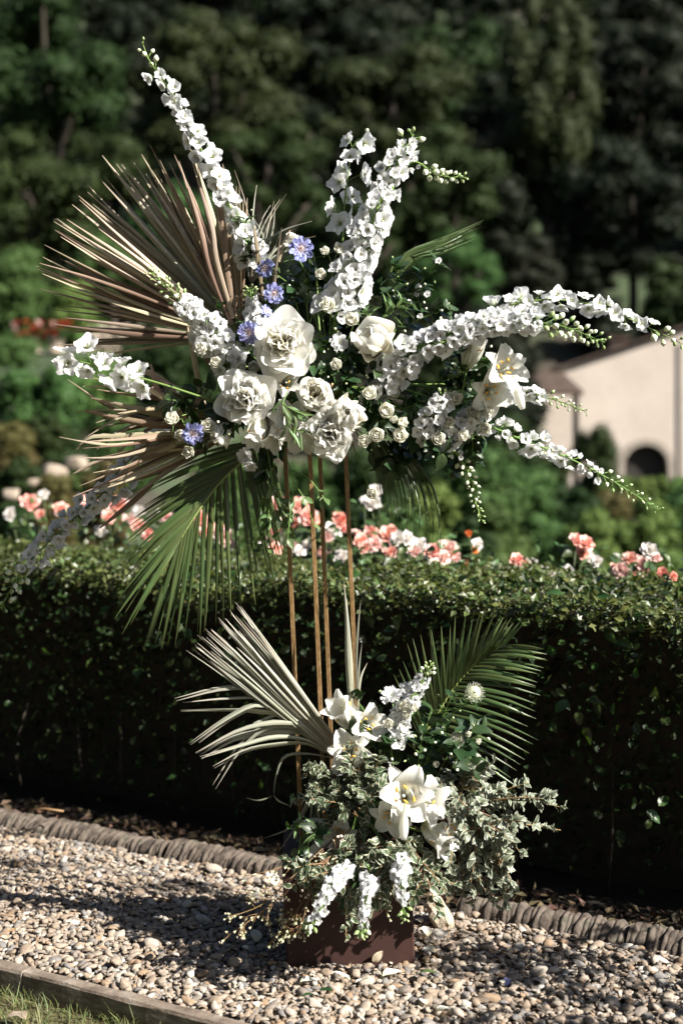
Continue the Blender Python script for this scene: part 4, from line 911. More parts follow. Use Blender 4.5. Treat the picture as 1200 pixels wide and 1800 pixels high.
def lily(label, px, py, D, rpx, face, openness=1.0, hub=HUBL, buds=(), group='white lilies'):
    """px,py is the throat; rpx the reach of the tepals"""
    c = W(px, py, D); Ln = mpx(rpx, D) * 1.58; Fm = frame(facing(*face), rnd.uniform(0, 6.28)); ax = Fm.to_3x3() @ Vector((0, 0, 1))
    base = c - ax * Ln * .52; o = root('lily', label, 'lily', base, group)
    for k in range(6):
        ms = TEP if openness > .6 else TEPC
        M = Matrix.Translation(base) @ Fm @ Matrix.Rotation(math.pi / 3 * k + rnd.uniform(-.1, .1), 4, 'Z') @ Matrix.Rotation(-(.06 + rnd.uniform(-.05, .10)), 4, 'X')
        put('tepal', ms[(k % 2) + (2 * (k % 4 > 1) if len(ms) > 2 else 0)], o, M @ Matrix.Scale(Ln * rnd.uniform(.93, 1.06), 4))
    for k in range(6): put('stamen', STAM[k % 3], o, Matrix.Translation(base) @ Fm @ Matrix.Rotation(math.pi / 3 * k + .5, 4, 'Z') @ Matrix.Scale(Ln, 4))
    put('pistil', PIST, o, Matrix.Translation(base) @ Fm @ Matrix.Scale(Ln * .95, 4))
    for (bx, by, bD, blen, bface) in buds:
        put('bud', LBUD, o, TRS(W(bx, by, bD), frame(facing(*bface)), mpx(blen, bD)))
    stem_to(o, base, hub, .0028, d=ax); return o

def scabious(label, px, py, D, rpx, face, white=False, hub=HUBU, group=None):
    c = W(px, py, D); Rr = mpx(rpx, D); Fm = frame(facing(*face), rnd.uniform(0, 6.28)); ax = Fm.to_3x3() @ Vector((0, 0, 1))
    o = root('scabious', label, 'scabious', c, group or ('white scabious flowers' if white else 'blue scabious flowers'))
    for ly, (n, s) in enumerate(((9, 1.0), (8, .74)) if not white else ((9, 1.0), (9, .8), (8, .6))):
        for k in range(n):
            M = Matrix.Translation(c + ax * Rr * .06 * ly) @ Fm @ Matrix.Rotation(2 * math.pi * (k + ly * .5) / n + rnd.uniform(-.12, .12), 4, 'Z') @ Matrix.Rotation(.12 * ly + rnd.uniform(-.15, .12), 4, 'X')
            put('petal', rnd.choice(SCAW if white else SCAB), o, M @ Matrix.Scale(s * Rr * rnd.uniform(.9, 1.08), 4))
    put('pincushion', PINW if white else PIN, o, Matrix.Translation(c) @ Fm @ Matrix.Scale(Rr * .95, 4))
    for k in range(6): put('bract', NLF[0], o, Matrix.Translation(c - ax * Rr * .08) @ Fm @ Matrix.Rotation(1.05 * k, 4, 'Z') @ Matrix.Rotation(R(-8), 4, 'X') @ Matrix.Scale(Rr * .8, 4))
    stem_to(o, c, hub, .0016, d=ax * 1.2); return o

def spike(name, label, cat, path, n, rpx, off, ms, t0=0.0, tb=.8, nb=14, taper=.4, bpx=6, sr=.0035, group=None, pend=0.0, tot=.15, cambias=.25, hub=None, tip=None, bm=None, leafy=0):
    """flower spike: stem, florets in a spiral, buds towards the tip"""
    P = spline([W(*q) for q in path], 60); cum = [0]
    for a, c in zip(P, P[1:]): cum.append(cum[-1] + (c - a).length)
    def at(t):
        s = t * cum[-1]; i = max(0, min(58, int(np.searchsorted(cum, s)) - 1)); u = (s - cum[i]) / max(1e-6, cum[i + 1] - cum[i]); return P[i].lerp(P[i + 1], u), (P[i + 1] - P[i]).normalized()
    D = path[len(path) // 2][2]; o = root(name, label, cat, P[0], group); O = Vector(o.location)
    b = MB(); full = ([hub] if hub else []) + P
    full = spline([hub, P[0], P[4]], 8)[:5] + P if hub else P
    b.tube([q - O for q in full], [sr * (1 - .75 * i / len(full)) for i in range(len(full))], 6)
    az = rnd.uniform(0, 6)
    def node(t, k): 
        c, T = at(t); ref = Vector((0, 1, 0)) if abs(T.y) < .8 else Vector((1, 0, 0)); a = T.cross(ref).normalized(); d = T.cross(a); w = az + k * 2.39996 + rnd.uniform(-.3, .3)
        return c, T, (a * math.cos(w) + d * math.sin(w))
    for k in range(n):
        f_ = (k + .5 + rnd.uniform(-.3, .3)) / n; t = t0 + (tb - t0) * f_; c, T, nr = node(t, k); s = (1 - taper * f_) * rnd.uniform(.72, 1.18)
        e = c + nr * mpx(off, D) * s * rnd.uniform(.65, 1.25) + T * mpx(off, D) * .25; fc = (nr + T * tot + Vector((0, -cambias, -pend)) + Vector((rnd.gauss(0, .15), rnd.gauss(0, .15), rnd.gauss(0, .15)))).normalized()
        r = mpx(rpx, D) * s; Sx = (r, r * rnd.uniform(.85, 1.1), r * rnd.uniform(.8, 1.25)); base = e - fc * r * .45
        put('floret', rnd.choice(ms), o, TRS(base, frame(fc, rnd.uniform(0, 6.28)), Sx))
        b.tube([q - O for q in spline([c - T * mpx(off, D) * .3, c.lerp(base, .6) - T * .002, base], 4)], [.0011, .0010, .0013, ][:1] * 4, 4)
    for k in range(nb):
        f_ = (k + rnd.uniform(.2, .8)) / nb; t = tb + (1 - tb) * f_; c, T, nr = node(t, k + n); s = (1 - .55 * f_)
        e = c + (nr * .8 + T * .5 + Vector((0, 0, -pend * .6))) * mpx(off, D) * .62 * s; d = (e - c).normalized()
        put('bud', (bm or [BUD, BUD, GBUD])[rnd.randrange(len(bm or [1, 1, 1]))] if f_ < .75 else GBUD, o, TRS(e, frame((d + Vector((0, 0, -pend))).normalized(), 0), mpx(bpx, D) * (1.05 - .55 * f_) * 1.6))
        b.tube([c - T * .003 - O, e - O], .0009, 4)
    put('stem', b.mesh('stem', MT['stem']), o, None, True)
    for k in range(leafy):
        c, T, nr = node(rnd.uniform(.0, .3), k * 3); put('leaf', NLF[k % 2], o, TRS(c, frame(nr + Vector((0, 0, .3)), rnd.uniform(0, 6)), rnd.uniform(.03, .06)))
    return o
GD, GS = 'white delphinium stems', 'white stock stems'
def delph(label, path, n, rpx, off, ms, **k): return spike('delphinium', label, 'delphinium', path, n, rpx, off, ms, group=GD, **k)
def stock(label, path, n, rpx, off, **k): return spike('stock_flower', label, 'stock flower', path, n, rpx, off, STK, group=GS, **k)

def blade(path, wid, nrm, fold=.35, n=14, rv=0.0, tw=0.0, dull=0):
    """long folded strip along a path; wid(t) half width; nrm the side it shows"""
    P = spline(path, n); V, B, Fc = [], [], []
    for i, c in enumerate(P):
        T = (P[min(i + 1, n - 1)] - P[max(i - 1, 0)]).normalized(); t = i / (n - 1)
        a = T.cross(nrm); a.normalize(); up = a.cross(T)
        w = tw * t
        a, up = a * math.cos(w) + up * math.sin(w), up * math.cos(w) - a * math.sin(w)
        h = wid(t); V += [c - a * h, c + up * h * fold * 2, c + a * h]; B += [(-1, t, rv), (0, t, rv), (1, t, rv)]
    for i in range(n - 1):
        for k in (0, 1): Fc.append((i * 3 + k, i * 3 + k + 1, i * 3 + k + 4, i * 3 + k + 3))
    b = MB(); b.add(V, Fc, B); return b
def add_blade(o, path, wid, nrm, mat, name='blade', **k):
    O = Vector(o.location); b = blade([q - O for q in path], wid, nrm, rv=rnd.random(), **k); return put(name, b.mesh(name, MT[mat]), o, None, True)

def fan(name, label, hub, angs, Ls, n, mats, wmax, split=.5, D=3.52, dD=.10, jl=.10, ja=.012, droop=0.0, dir3=1, cat='dried palm leaf', group='dried palm leaves', curve=.04, tipw=.0, gap=0.0, base_t=0.02):
    hp = W(*hub); o = root(name, label, cat, hp, group); amin, amax = angs
    for k in range(n):
        f_ = (k + .5) / n; a = amin + (amax - amin) * f_; L_ = float(np.interp(a, [q[0] for q in Ls], [q[1] for q in Ls])) * (1 + rnd.uniform(-jl, .6 * jl))
        if rnd.random() < gap: continue
        a = R(a) + rnd.gauss(0, ja); cv = rnd.gauss(0, curve)
        dz = (1 if k % 2 else -1) * .006
        tipD = D + dD * (f_ - .5) * 2 + rnd.uniform(-.03, .03)
        pts = []
        for tt in (base_t, .25, .5, .75, 1):
            aa = a + cv * (tt - .4) * (1 if tt > .4 else 0); x = hub[0] + math.cos(aa) * L_ * tt; y = hub[1] - math.sin(aa) * L_ * tt + droop * L_ * tt ** 3 * rnd.uniform(.5, 1.4)
            pts.append(W(x, y, hub[2] + (tipD - hub[2]) * tt) + Vector((0, dz * min(tt * 4, 1), 0)))
        Lm = mpx(L_, hub[2]); wm = wmax * rnd.uniform(.7, 1.2)
        def wid(t, wm=wm):
            return (.0007 + wm * min(t / split, 1) ** 1.0) * (1 if t < split else max(.04, (1 - (t - split) / (1 - split)) ** .75)) + (.0004 if t > .95 else 0)
        nr = Vector((math.sin(a) * (.75 if k % 2 else -.75), -1, math.cos(a) * (.75 if k % 2 else -.75) * 1)).normalized()
        add_blade(o, pts, wid, nr, mats[rnd.randrange(len(mats))] if not callable(mats) else mats(f_), fold=.6, n=14, tw=rnd.gauss(0, .8))
    b = MB(); b.tube([Vector((0, 0, 0)), (HUBU if hp.z > 1 else HUBL) - hp + Vector((0, .03, 0))], .004, 6); put('stalk', b.mesh('stalk', MT['dry']), o, None, True)
    return o

def frond(label, rach, nl, left, right, wpx, group, mat='frond', droop=(.1, .1), sway=.03, bD=0.0):
    """feather palm leaf: left/right = (angle0, angle1, [(t,len)...]) in picture degrees"""
    P = spline([W(*q) for q in rach], 50); Q = spline([Vector((q[0], q[1], q[2])) for q in rach], 50)
    o = root('palm_frond', label, 'palm frond', P[0], group); b = MB(); O = Vector(o.location)
    b.tube([q - O for q in P], [.0042 - .003 * i / 50 for i in range(50)], 6); put('rachis', b.mesh('rachis', MT['rachis']), o, None, True)
    for si, (a0, a1, Ls) in enumerate((left, right)):
        for k in range(nl):
            t = .03 + .96 * (k + .5) / nl; px, py, D = Q[int(t * 49)]; a = R(a0 + (a1 - a0) * t) + rnd.gauss(0, sway); L_ = float(np.interp(t, [q[0] for q in Ls], [q[1] for q in Ls])) * rnd.uniform(.92, 1.06)
            pts = [W(px + math.cos(a) * L_ * u, py - math.sin(a) * L_ * u + droop[si] * L_ * u ** 2.2, D + bD * u + rnd.uniform(-.012, .012) * u - .02 * math.sin(3 * u)) for u in (0, .3, .65, 1)]
            wd = mpx(wpx, D) * rnd.uniform(.85, 1.1)
            nr = Vector((math.sin(a) * .35 * (1 if si else -1) + rnd.gauss(0, .12), -1, .25 + rnd.gauss(0, .12))).normalized()
            add_blade(o, pts, lambda u, wd=wd: wd * (.55 + .45 * min(u * 4, 1)) * max(.03, (1 - max(u - .45, 0) / .55)) ** .8, nr, mat, 'leaflet', fold=.3, n=9, tw=rnd.gauss(0, .25))
    return o

def sprig(name, label, path, ms, n, size, group, cat='foliage', sub=0, spread=.8, sr=.0016, buds=0, droop=0.0, smat='stem', white=0, jit=.02, lean=.5, tipbias=1.0):
    P = spline([W(*q) for q in path], 24); o = root(name, label, cat, P[0], group); O = Vector(o.location); b = MB()
    axes = [P]
    for k in range(sub):
        i = int(24 * (.25 + .65 * (k + .5) / sub)); T = (P[min(i + 1, 23)] - P[i - 1]).normalized(); d = (T + Vector((rnd.gauss(0, .7), rnd.gauss(0, .45), rnd.gauss(0, .7)))).normalized(); L_ = (P[-1] - P[0]).length * rnd.uniform(.35, .55)
        axes.append(spline([P[i], P[i] + d * L_ * .5 + Vector((0, 0, -droop * L_ * .2)), P[i] + d * L_ + Vector((0, 0, -droop * L_))], 14))
    for A in axes: b.tube([q - O for q in A], [sr * (1 - .6 * i / len(A)) for i in range(len(A))], 5)
    put('stem', b.mesh('stem', MT[smat]), o, None, True)
    for k in range(n):
        A = axes[k % len(axes)]; f_ = rnd.random() ** (1 / (1 + tipbias)); i = min(len(A) - 2, int((.12 + .88 * f_) * (len(A) - 1))); T = (A[i + 1] - A[i]).normalized()
        nr = Vector((rnd.gauss(0, 1), rnd.gauss(0, 1), rnd.gauss(0, 1))); nr = (nr - T * nr.dot(T)).normalized()
        yd = (T * lean + nr * spread).normalized(); up = (T - yd * T.dot(yd)) * .8 + Vector((.15, -.45, .7)) + Vector((rnd.gauss(0, .35), rnd.gauss(0, .35), rnd.gauss(0, .35))); z = (up - yd * up.dot(yd)).normalized(); x = yd.cross(z)
        M = Matrix((x, yd, z)).transposed().to_4x4(); put('leaf', rnd.choice(ms), o, TRS(A[i].lerp(A[i + 1], rnd.random()), M, size * rnd.uniform(.7, 1.2) * (1.1 - .35 * f_)))
    for k in range(buds):
        A = axes[k % len(axes)]; f_ = rnd.uniform(.4, 1); i = min(len(A) - 2, int(f_ * (len(A) - 1))); q = A[i] + Vector((rnd.gauss(0, jit), rnd.gauss(-.01, jit), rnd.gauss(0, jit))); put('bud', BUD if rnd.random() < .6 else GBUD, o, TRS(q, frame(q - A[i] + Vector((0, 0, .002))), rnd.uniform(.006, .0095)))
    for k in range(white):
        A = axes[k % len(axes)]; i = int(rnd.uniform(.5, .99) * (len(A) - 1)); q = A[i] + Vector((rnd.gauss(0, jit), -.012, rnd.gauss(0, jit))); put('floret', rnd.choice(BELL), o, TRS(q, frame(facing(rnd.gauss(0, .5), .2, 1), rnd.uniform(0, 6)), rnd.uniform(.013, .018)))
    return o

# ------------------------------------------------------------------ dried palms of the tall arrangement
FL = [(88, 230), (96, 290), (104, 345), (112, 377), (121, 330), (128, 372), (138, 350), (148, 362), (160, 358), (170, 345), (182, 315)]
fan('dried_palm', 'upright brown and tan dried palm fan behind the base of the tallest delphinium', (425, 592, 3.54), (88, 122), FL, 26, lambda f_: ['drybrown', 'dry', 'drybrown', 'dry'][int(f_ * 7.9) % 4], .0064, .62, 3.54, .06, jl=.16, gap=.05)
fan('dried_palm', 'grey green pleated dried palm fan spreading behind the white stock flower', (428, 592, 3.58), (116, 152), FL, 26, ['drygrey', 'dry', 'drygrey'], .0066, .62, 3.58, .05, gap=.03, jl=.16)
fan('dried_palm', 'widest tan dried palm fan reaching to the left edge above the white flower spray', (425, 597, 3.50), (140, 184), FL, 36, ['dry', 'dry', 'drybrown'], .0058, .58, 3.48, .08, gap=.06, curve=.06, jl=.14)
fan('dried_palm', 'short grey dried palm fan with thin curling tips right of the tallest delphinium', (440, 500, 3.60), (45, 102), [(45, 120), (64, 140), (80, 185), (99, 235)], 20, ['pale', 'drygrey'], .0030, .4, 3.62, .05, jl=.25, ja=.04, curve=.35, droop=.08)
fan('dried_palm', 'ragged brown dried palm fan pointing left under the white flower spray', (425, 735, 3.52), (160, 188), [(160, 250), (171, 282), (188, 290)], 14, ['drybrown', 'dry'], .0068, .45, 3.42, .05, jl=.2, ja=.03, curve=.25, droop=.06)
fan('dried_palm', 'brown dried palm fan drooping left above the green palm frond', (430, 745, 3.50), (188, 214), [(188, 300), (198, 318), (206, 320), (214, 230)], 17, ['drybrown', 'drybrown', 'dry'], .0062, .45, 3.38, .06, jl=.12, ja=.025, curve=-.1, droop=-.06)
o = root('dried_palm', 'loose twisted dried palm strips in front of the left fans', 'dried palm leaf', W(420, 700, 3.42), 'dried palm leaves')
for pts, wd, mt in [([(418, 520), (395, 580), (352, 590)], 5, 'drybrown'), ([(404, 690), (370, 640), (330, 580)], 5, 'drybrown'), ([(355, 705), (343, 640), (330, 575)], 5, 'dry'), ([(370, 720), (300, 680), (262, 655), (238, 660)], 8, 'dry'), ([(345, 745), (285, 700), (265, 640)], 6, 'drybrown'), ([(375, 715), (320, 690), (280, 668)], 7, 'dry'),
                    ([(350, 730), (270, 725), (160, 700)], 8, 'dry'), ([(340, 748), (260, 745), (150, 722)], 7, 'drybrown'), ([(330, 740), (290, 700), (222, 660)], 8, 'dry'), ([(320, 760), (230, 765), (160, 768), (135, 790)], 5, 'dry'), ([(320, 790), (220, 800), (170, 812), (130, 833)], 5, 'dry'), ([(330, 770), (260, 800), (200, 845)], 10, 'dry'), ([(270, 850), (230, 885), (176, 928)], 5, 'drybrown'),
                    ([(480, 520), (485, 470), (495, 400)], 4, 'dry'), ([(462, 520), (452, 440), (446, 395)], 4, 'drybrown'), ([(490, 460), (500, 430), (510, 405)], 4, 'dry'), ([(415, 560), (400, 470), (390, 380), (378, 320)], 6, 'drybrown'), ([(410, 560), (380, 460), (372, 400), (352, 330)], 6, 'dry'), ([(408, 570), (372, 480), (350, 395), (330, 330)], 6, 'drybrown')]:
    d = rnd.uniform(-.04, .05); add_blade(o, [W(x, y, 3.42 + d) for x, y in pts], lambda t, w=mpx(wd): w * (.3 + .7 * math.sin(math.pi * min(1, .15 + .85 * t))) , Vector((rnd.gauss(0, .4), -1, rnd.gauss(0, .4))).normalized(), mt, fold=.4, n=12, tw=rnd.gauss(0, .8))

# green palms of the tall arrangement
GP = 'green palm fronds'
frond('large green palm frond hanging at the left below the tall arrangement', [(470, 770, 3.44), (432, 805, 3.42), (385, 850, 3.38), (338, 915, 3.34), (305, 972, 3.32)], 32, (186, 236, [(0, 150), (.3, 215), (.7, 190), (1, 150)]), (292, 250, [(0, 170), (.3, 235), (.7, 225), (1, 165)]), 3.9, GP, droop=(.14, .04))
o = root('palm_strips', 'bundle of narrow green palm strips pointing up right beside the dense delphinium', 'palm frond', W(688, 488, 3.5), GP)
for k in range(16):
    f_ = k / 15; tx, ty = 852 - 25 * f_ + rnd.uniform(-12, 6), 384 + 42 * f_; add_blade(o, [W(688 + 6 * f_, 492, 3.5), W(712 + 16 * f_, 455 + 12 * f_ - 10, 3.5), W(775 + 4 * f_, 418 + 28 * f_, 3.5 + rnd.uniform(-.03, .03)), W(tx, ty, 3.5 + rnd.uniform(-.04, .04))], lambda t: .0036 * max(.05, (1 - t) ** .6) * min(1, .4 + 3 * t), Vector((rnd.gauss(0, .5), -1, rnd.gauss(0, .5))).normalized(), 'frond', 'leaflet', n=10)
add_blade(o, [W(686, 478, 3.48), W(694, 458, 3.48), W(704, 455, 3.48)], lambda t: .003, Vector((0, -1, .3)), 'frond', 'leaflet', n=8)
o = root('palm_strips', 'thin dark green palm strips drooping below the right side of the tall arrangement', 'palm frond', W(680, 790, 3.44), GP)
for k in range(26):
    f_ = rnd.random(); x0 = 640 + 60 * f_; tx = 668 + 100 * f_ ** .8 + rnd.uniform(-14, 10); ty = 880 + 105 * f_ ** .7 + rnd.uniform(-45, 14)
    add_blade(o, [W(x0, 775, 3.44), W(x0 + (tx - x0) * .55 + 14 * f_, 820 + 18 * f_, 3.43), W(tx - 2 + 3 * f_, (ty + 830) / 2, 3.42 + rnd.uniform(-.03, .03)), W(tx, ty, 3.42 + rnd.uniform(-.04, .04))], lambda t: .0026 * max(.08, (1 - t) ** .6), Vector((rnd.gauss(0, .5), -1, rnd.gauss(0, .3))).normalized(), 'frond', 'leaflet', n=12)

# ------------------------------------------------------------------ delphiniums and stocks of the tall arrangement
delph('tallest white delphinium rising at the upper left above the dried palms', [(452, 470, 3.46), (415, 385, 3.46), (355, 265, 3.48), (300, 160, 3.50), (265, 110, 3.52), (250, 74, 3.53)], 58, 23, 21, FLO, tb=.86, nb=6, taper=.32, bpx=8, hub=HUBU, cambias=.35)
delph('upright white delphinium with few large open florets left of the dense one', [(595, 520, 3.44), (602, 420, 3.44), (607, 340, 3.44), (622, 255, 3.45), (642, 242, 3.45)], 12, 27, 27, WIDE, t0=.38, tb=.97, nb=4, taper=.1, hub=HUBU, cambias=.3)
delph('thick dense white delphinium spike at the upper centre', [(588, 560, 3.36), (622, 470, 3.34), (655, 385, 3.34), (693, 295, 3.36), (712, 262, 3.37), (727, 236, 3.38)], 104, 24, 33, FLO[3:] + FLO[:1] + BELL[2:], tb=.93, nb=6, taper=.48, bpx=9, hub=HUBU, cambias=.4)
delph('slim delphinium tip with small buds pointing right from the dense spike', [(690, 330, 3.42), (725, 285, 3.42), (770, 308, 3.42), (818, 312, 3.42)], 5, 12, 12, BELL, t0=.25, tb=.5, nb=22, bpx=8, bm=[BUD, BUD], hub=W(650, 420, 3.42))
delph('long dense white delphinium arching right from the middle of the arrangement', [(672, 668, 3.34), (735, 612, 3.30), (820, 578, 3.26), (905, 566, 3.24), (985, 573, 3.22), (1062, 602, 3.20)], 124, 21, 29, FLO[3:] + FLO[:2] + BELL[2:], tb=.72, nb=34, taper=.38, bpx=9, hub=HUBU, cambias=.35)
delph('long slender white delphinium reaching to the right edge above the house', [(780, 600, 3.44), (870, 545, 3.44), (960, 527, 3.43), (1050, 538, 3.42), (1130, 572, 3.42), (1198, 604, 3.42)], 30, 22, 19, WIDE + FLO[:2], t0=.22, tb=.86, nb=9, taper=.35, bpx=9, hub=HUBU)
delph('short white delphinium with green bud tip below the right lily', [(760, 712, 3.38), (850, 697, 3.36), (920, 692, 3.35), (975, 703, 3.34), (1030, 724, 3.33)], 24, 18, 17, FLO[:3] + BELL, t0=.3, tb=.72, nb=18, taper=.3, bpx=5, hub=HUBU)
delph('long white delphinium with bell florets sloping down right across the house wall', [(740, 730, 3.36), (830, 740, 3.34), (915, 772, 3.32), (1000, 806, 3.30), (1070, 842, 3.29), (1157, 896, 3.28)], 38, 19, 21, BELL + FLO[:1], t0=.18, tb=.74, nb=22, taper=.3, bpx=5.5, pend=.15, hub=HUBU)
delph('small drooping delphinium bud spray below the right flowers', [(755, 755, 3.36), (800, 795, 3.36), (828, 845, 3.36), (836, 885, 3.36), (848, 918, 3.36)], 8, 14, 14, BELL, t0=.1, tb=.38, nb=34, bpx=6, bm=[BUD, BUD], hub=HUBU)
delph('airy white delphinium with open florets pointing left across the dried palms', [(375, 705, 3.36), (290, 677, 3.34), (215, 655, 3.33), (160, 640, 3.33), (105, 628, 3.33)], 14, 29, 27, WIDE, t0=.42, tb=1.0, nb=0, taper=.05, hub=HUBU, cambias=.35, tot=.3)
delph('shaded white delphinium drooping to the lower left behind the dried palms', [(400, 735, 3.66), (300, 765, 3.68), (215, 840, 3.70), (130, 912, 3.70), (55, 985, 3.70), (20, 1035, 3.70), (2, 1070, 3.70)], 74, 22, 26, FLO, t0=.15, tb=.84, nb=16, taper=.45, bpx=8, hub=HUBU, cambias=.35)
stock('dense white stock flower lying over the left dried palms', [(410, 640, 3.40), (370, 585, 3.36), (335, 545, 3.36), (300, 510, 3.37), (262, 474, 3.38)], 52, 19, 27, tb=.62, nb=26, taper=.25, bpx=5.5, bm=[GBUD, BUD], hub=HUBU, cambias=.5)
stock('upright white stock flower left of the biggest open peony', [(455, 610, 3.40), (445, 560, 3.40), (440, 505, 3.40)], 30, 17, 20, tb=.78, nb=10, taper=.35, bpx=6, bm=[GBUD], hub=HUBU, cambias=.6)
stock('white stock flower among the buds right of the spray roses', [(740, 775, 3.34), (762, 735, 3.30), (778, 690, 3.30)], 32, 17, 22, tb=.9, nb=6, taper=.25, hub=HUBU, cambias=.7)
stock('white stock flower at the right under the short delphinium', [(770, 790, 3.34), (815, 745, 3.32), (850, 715, 3.31)], 26, 16, 19, tb=.95, nb=4, taper=.2, hub=HUBU, cambias=.6)
stock('white stock flower just left of the upright tulip shaped peony', [(640, 700, 3.38), (670, 690, 3.34), (690, 650, 3.33)], 30, 17, 21, tb=.95, nb=4, taper=.2, hub=HUBU, cambias=.6)

# ------------------------------------------------------------------ peonies, lilies, roses, scabious of the tall arrangement
peony('largest wide open white peony left of centre below the blue scabious', 494, 600, 3.27, 63, (-.1, .15, 1), 'open')
peony('ruffled white peony below left of the largest open peony', 430, 697, 3.27, 62, (-.2, .2, 1), 'ruffled')
peony('bowl shaped cream peony with yellow centre in the middle', 552, 692, 3.27, 52, (0, .25, 1), 'bowl')
peony('round closed ball shaped white peony at the right of the lower peony pair', 609, 726, 3.24, 53, (.15, .2, 1), 'ball')
peony('white peony facing down under the cream bowl peony and beside the ball peony', 578, 765, 3.25, 55, (-.1, -.1, 1), 'ruffled')
peony('tulip shaped white peony turned sideways right of centre', 655, 598, 3.30, 48, (-.4, .5, .75), 'tulip')
peony('pale peony bud low at the left beside the lowest blue scabious', 382, 766, 3.30, 32, (-.4, -.2, .8), 'ball')
peony('small white peony behind the topmost blue scabious', 514, 424, 3.42, 20, (-.5, .3, .8), 'tulip')
lily('open white lily with orange stamens at the right above the short delphinium', 884, 648, 3.26, 50, (.45, .28, .8), 1, HUBU)
lily('second white lily just under the open lily at the right', 862, 690, 3.30, 44, (.15, -.15, .9), 1, HUBU, buds=[(902, 660, 3.25, 62, (.25, -1, .2))])
lily('white lily seen from the side under the arching delphinium', 832, 615, 3.32, 42, (.3, .75, .1), .3, HUBU)
lily('creamy lily facing down left of the lowest peony', 530, 760, 3.30, 46, (-.05, -.4, .85), 1, HUBU)
lily('creamy lily hanging under the ruffled peony', 487, 765, 3.31, 42, (-.3, -.6, .6), .3, HUBU)
lily('narrow white lily at the left beneath the ruffled peony', 450, 760, 3.31, 40, (-.2, -.7, .5), .3, HUBU)
for q in [('white spray rose on the brown palm strips left of the stock', 353, 612, 15, (-.3, .3, .9)), ('white spray rose below right of the dense left stock', 379, 636, 14, (-.1, .3, 1)), ('greenish white rose bud left of the largest open peony', 424, 644, 12, (0, .4, .9)), ('white rose tucked under the left petals of the largest peony', 446, 644, 14, (.1, .3, .9)),
          ('pale rose at the upper left of the ruffled peony', 404, 662, 14, (-.3, .4, .9)), ('white rose at the far left above the lowest blue scabious', 302, 735, 17, (-.1, .5, .8)), ('white rose between the lowest blue scabious and the peony bud', 366, 748, 17, (.1, .2, .9)), ('cream rose left of the lowest blue scabious', 316, 765, 14, (-.4, -.1, .8)), ('lowest cream rose hanging under the lowest blue scabious', 330, 795, 15, (0, -.4, .8)),
          ('open cream spray rose right of the ball peony', 679, 721, 19, (.1, .2, 1)), ('lower left spray rose of the cluster under the right leaves', 662, 764, 18, (0, .1, 1)), ('lower right spray rose of the cluster under the right leaves', 703, 764, 18, (.2, .1, 1)), ('spray rose above the lower pair beside the dark leaves', 708, 742, 13, (.3, .3, .9)), ('small spray rose bud between the cluster and the ball peony', 692, 737, 9, (-.2, .3, .9)),
          ('white rose under the white scabious in the centre', 602, 659, 14, (-.1, .3, .9)), ('white rose right of the white scabious above the ball peony', 631, 668, 16, (.3, .2, .9)), ('white rose right of the topmost blue scabious', 571, 440, 11, (-.2, .4, .9)), ('rounded white rose at the foot of the upright delphinium', 598, 436, 15, (.2, .4, .9)), ('white rose below right of the topmost blue scabious', 563, 481, 14, (.1, .1, 1)),
          ('round white rose at the right edge of the right dark leaves', 853, 752, 14, (.2, .2, .9)), ('white rose under the right lilies', 832, 724, 16, (-.1, .1, 1)), ('white rose below the second right lily', 858, 722, 15, (.3, .1, .9)), ('white rose in the lower right leaf mass', 790, 742, 13, (.2, -.1, .9)), ('white rose at the base of the arching delphinium', 690, 690, 17, (.2, .2, .9)),
          ('hanging white rose below the drooping palm strips', 654, 868, 14, (.1, -.2, .9))]: spray_rose(q[0], q[1], q[2], 3.33 if q[2] < 700 else 3.29, q[3], q[4])
for q in [('creamy lily facing out between the ruffled peony and the lowest peony', 508, 735, 40, (-.1, .0, 1)), ('creamy lily right under the largest open peony', 500, 672, 34, (.1, .2, 1))]: lily(q[0], q[1], q[2], 3.32, q[3], q[4], 1, HUBU)
for q in [('white rose right of the lowest peony under the spray rose cluster', 640, 775, 16, (.2, -.2, .9)), ('white rose left of the arching delphinium above the spray roses', 650, 690, 17, (.1, .3, .9)), ('white rose between the stock among the buds and the right lilies', 800, 700, 17, (.1, .2, .9)), ('white rose just above the drooping bud spray', 770, 770, 16, (.1, .0, 1)), ('white rose above the lowest right delphinium base', 815, 765, 14, (.2, .1, .9)), ('white rose between the dense delphinium base and the tulip shaped peony', 618, 560, 17, (0, .3, .9)), ('white rose at the base of the upright delphinium above the centre scabious', 575, 535, 18, (-.1, .3, .9)), ('white rose left of the centre scabious', 590, 640, 14, (-.2, .2, .9))]: spray_rose(q[0], q[1], q[2], 3.29, q[3], q[4])
for q in [('topmost blue scabious with a pale centre', 529, 438, 25, (.05, .1, 1)), ('blue scabious turned left at the upper left of the blue group', 468, 474, 19, (-.5, .3, .8)), ('pale blue scabious right under the one turned left', 481, 516, 20, (.2, -.2, .9)), ('small blue scabious half hidden above the largest peony', 467, 548, 13, (.5, .3, .7)), ('deep blue scabious touching the left of the largest peony', 438, 585, 21, (-.2, -.1, 1)), ('lowest blue scabious among cream roses at the left', 338, 760, 22, (.2, -.35, .8))]:
    scabious(q[0], q[1], q[2], 3.31 if q[2] < 700 else 3.27, q[3], q[4])
for q in [('white scabious in the centre above the white rose pair', 596, 603, 18, (.0, .25, 1)), ('white scabious hanging at the lower left under the narrow lily', 432, 800, 17, (-.3, -.3, .8)), ('lowest white scabious at the left of the rods', 440, 817, 14, (0, -.6, .7))]:
    scabious(q[0], q[1], q[2], 3.30, q[3], q[4], True)

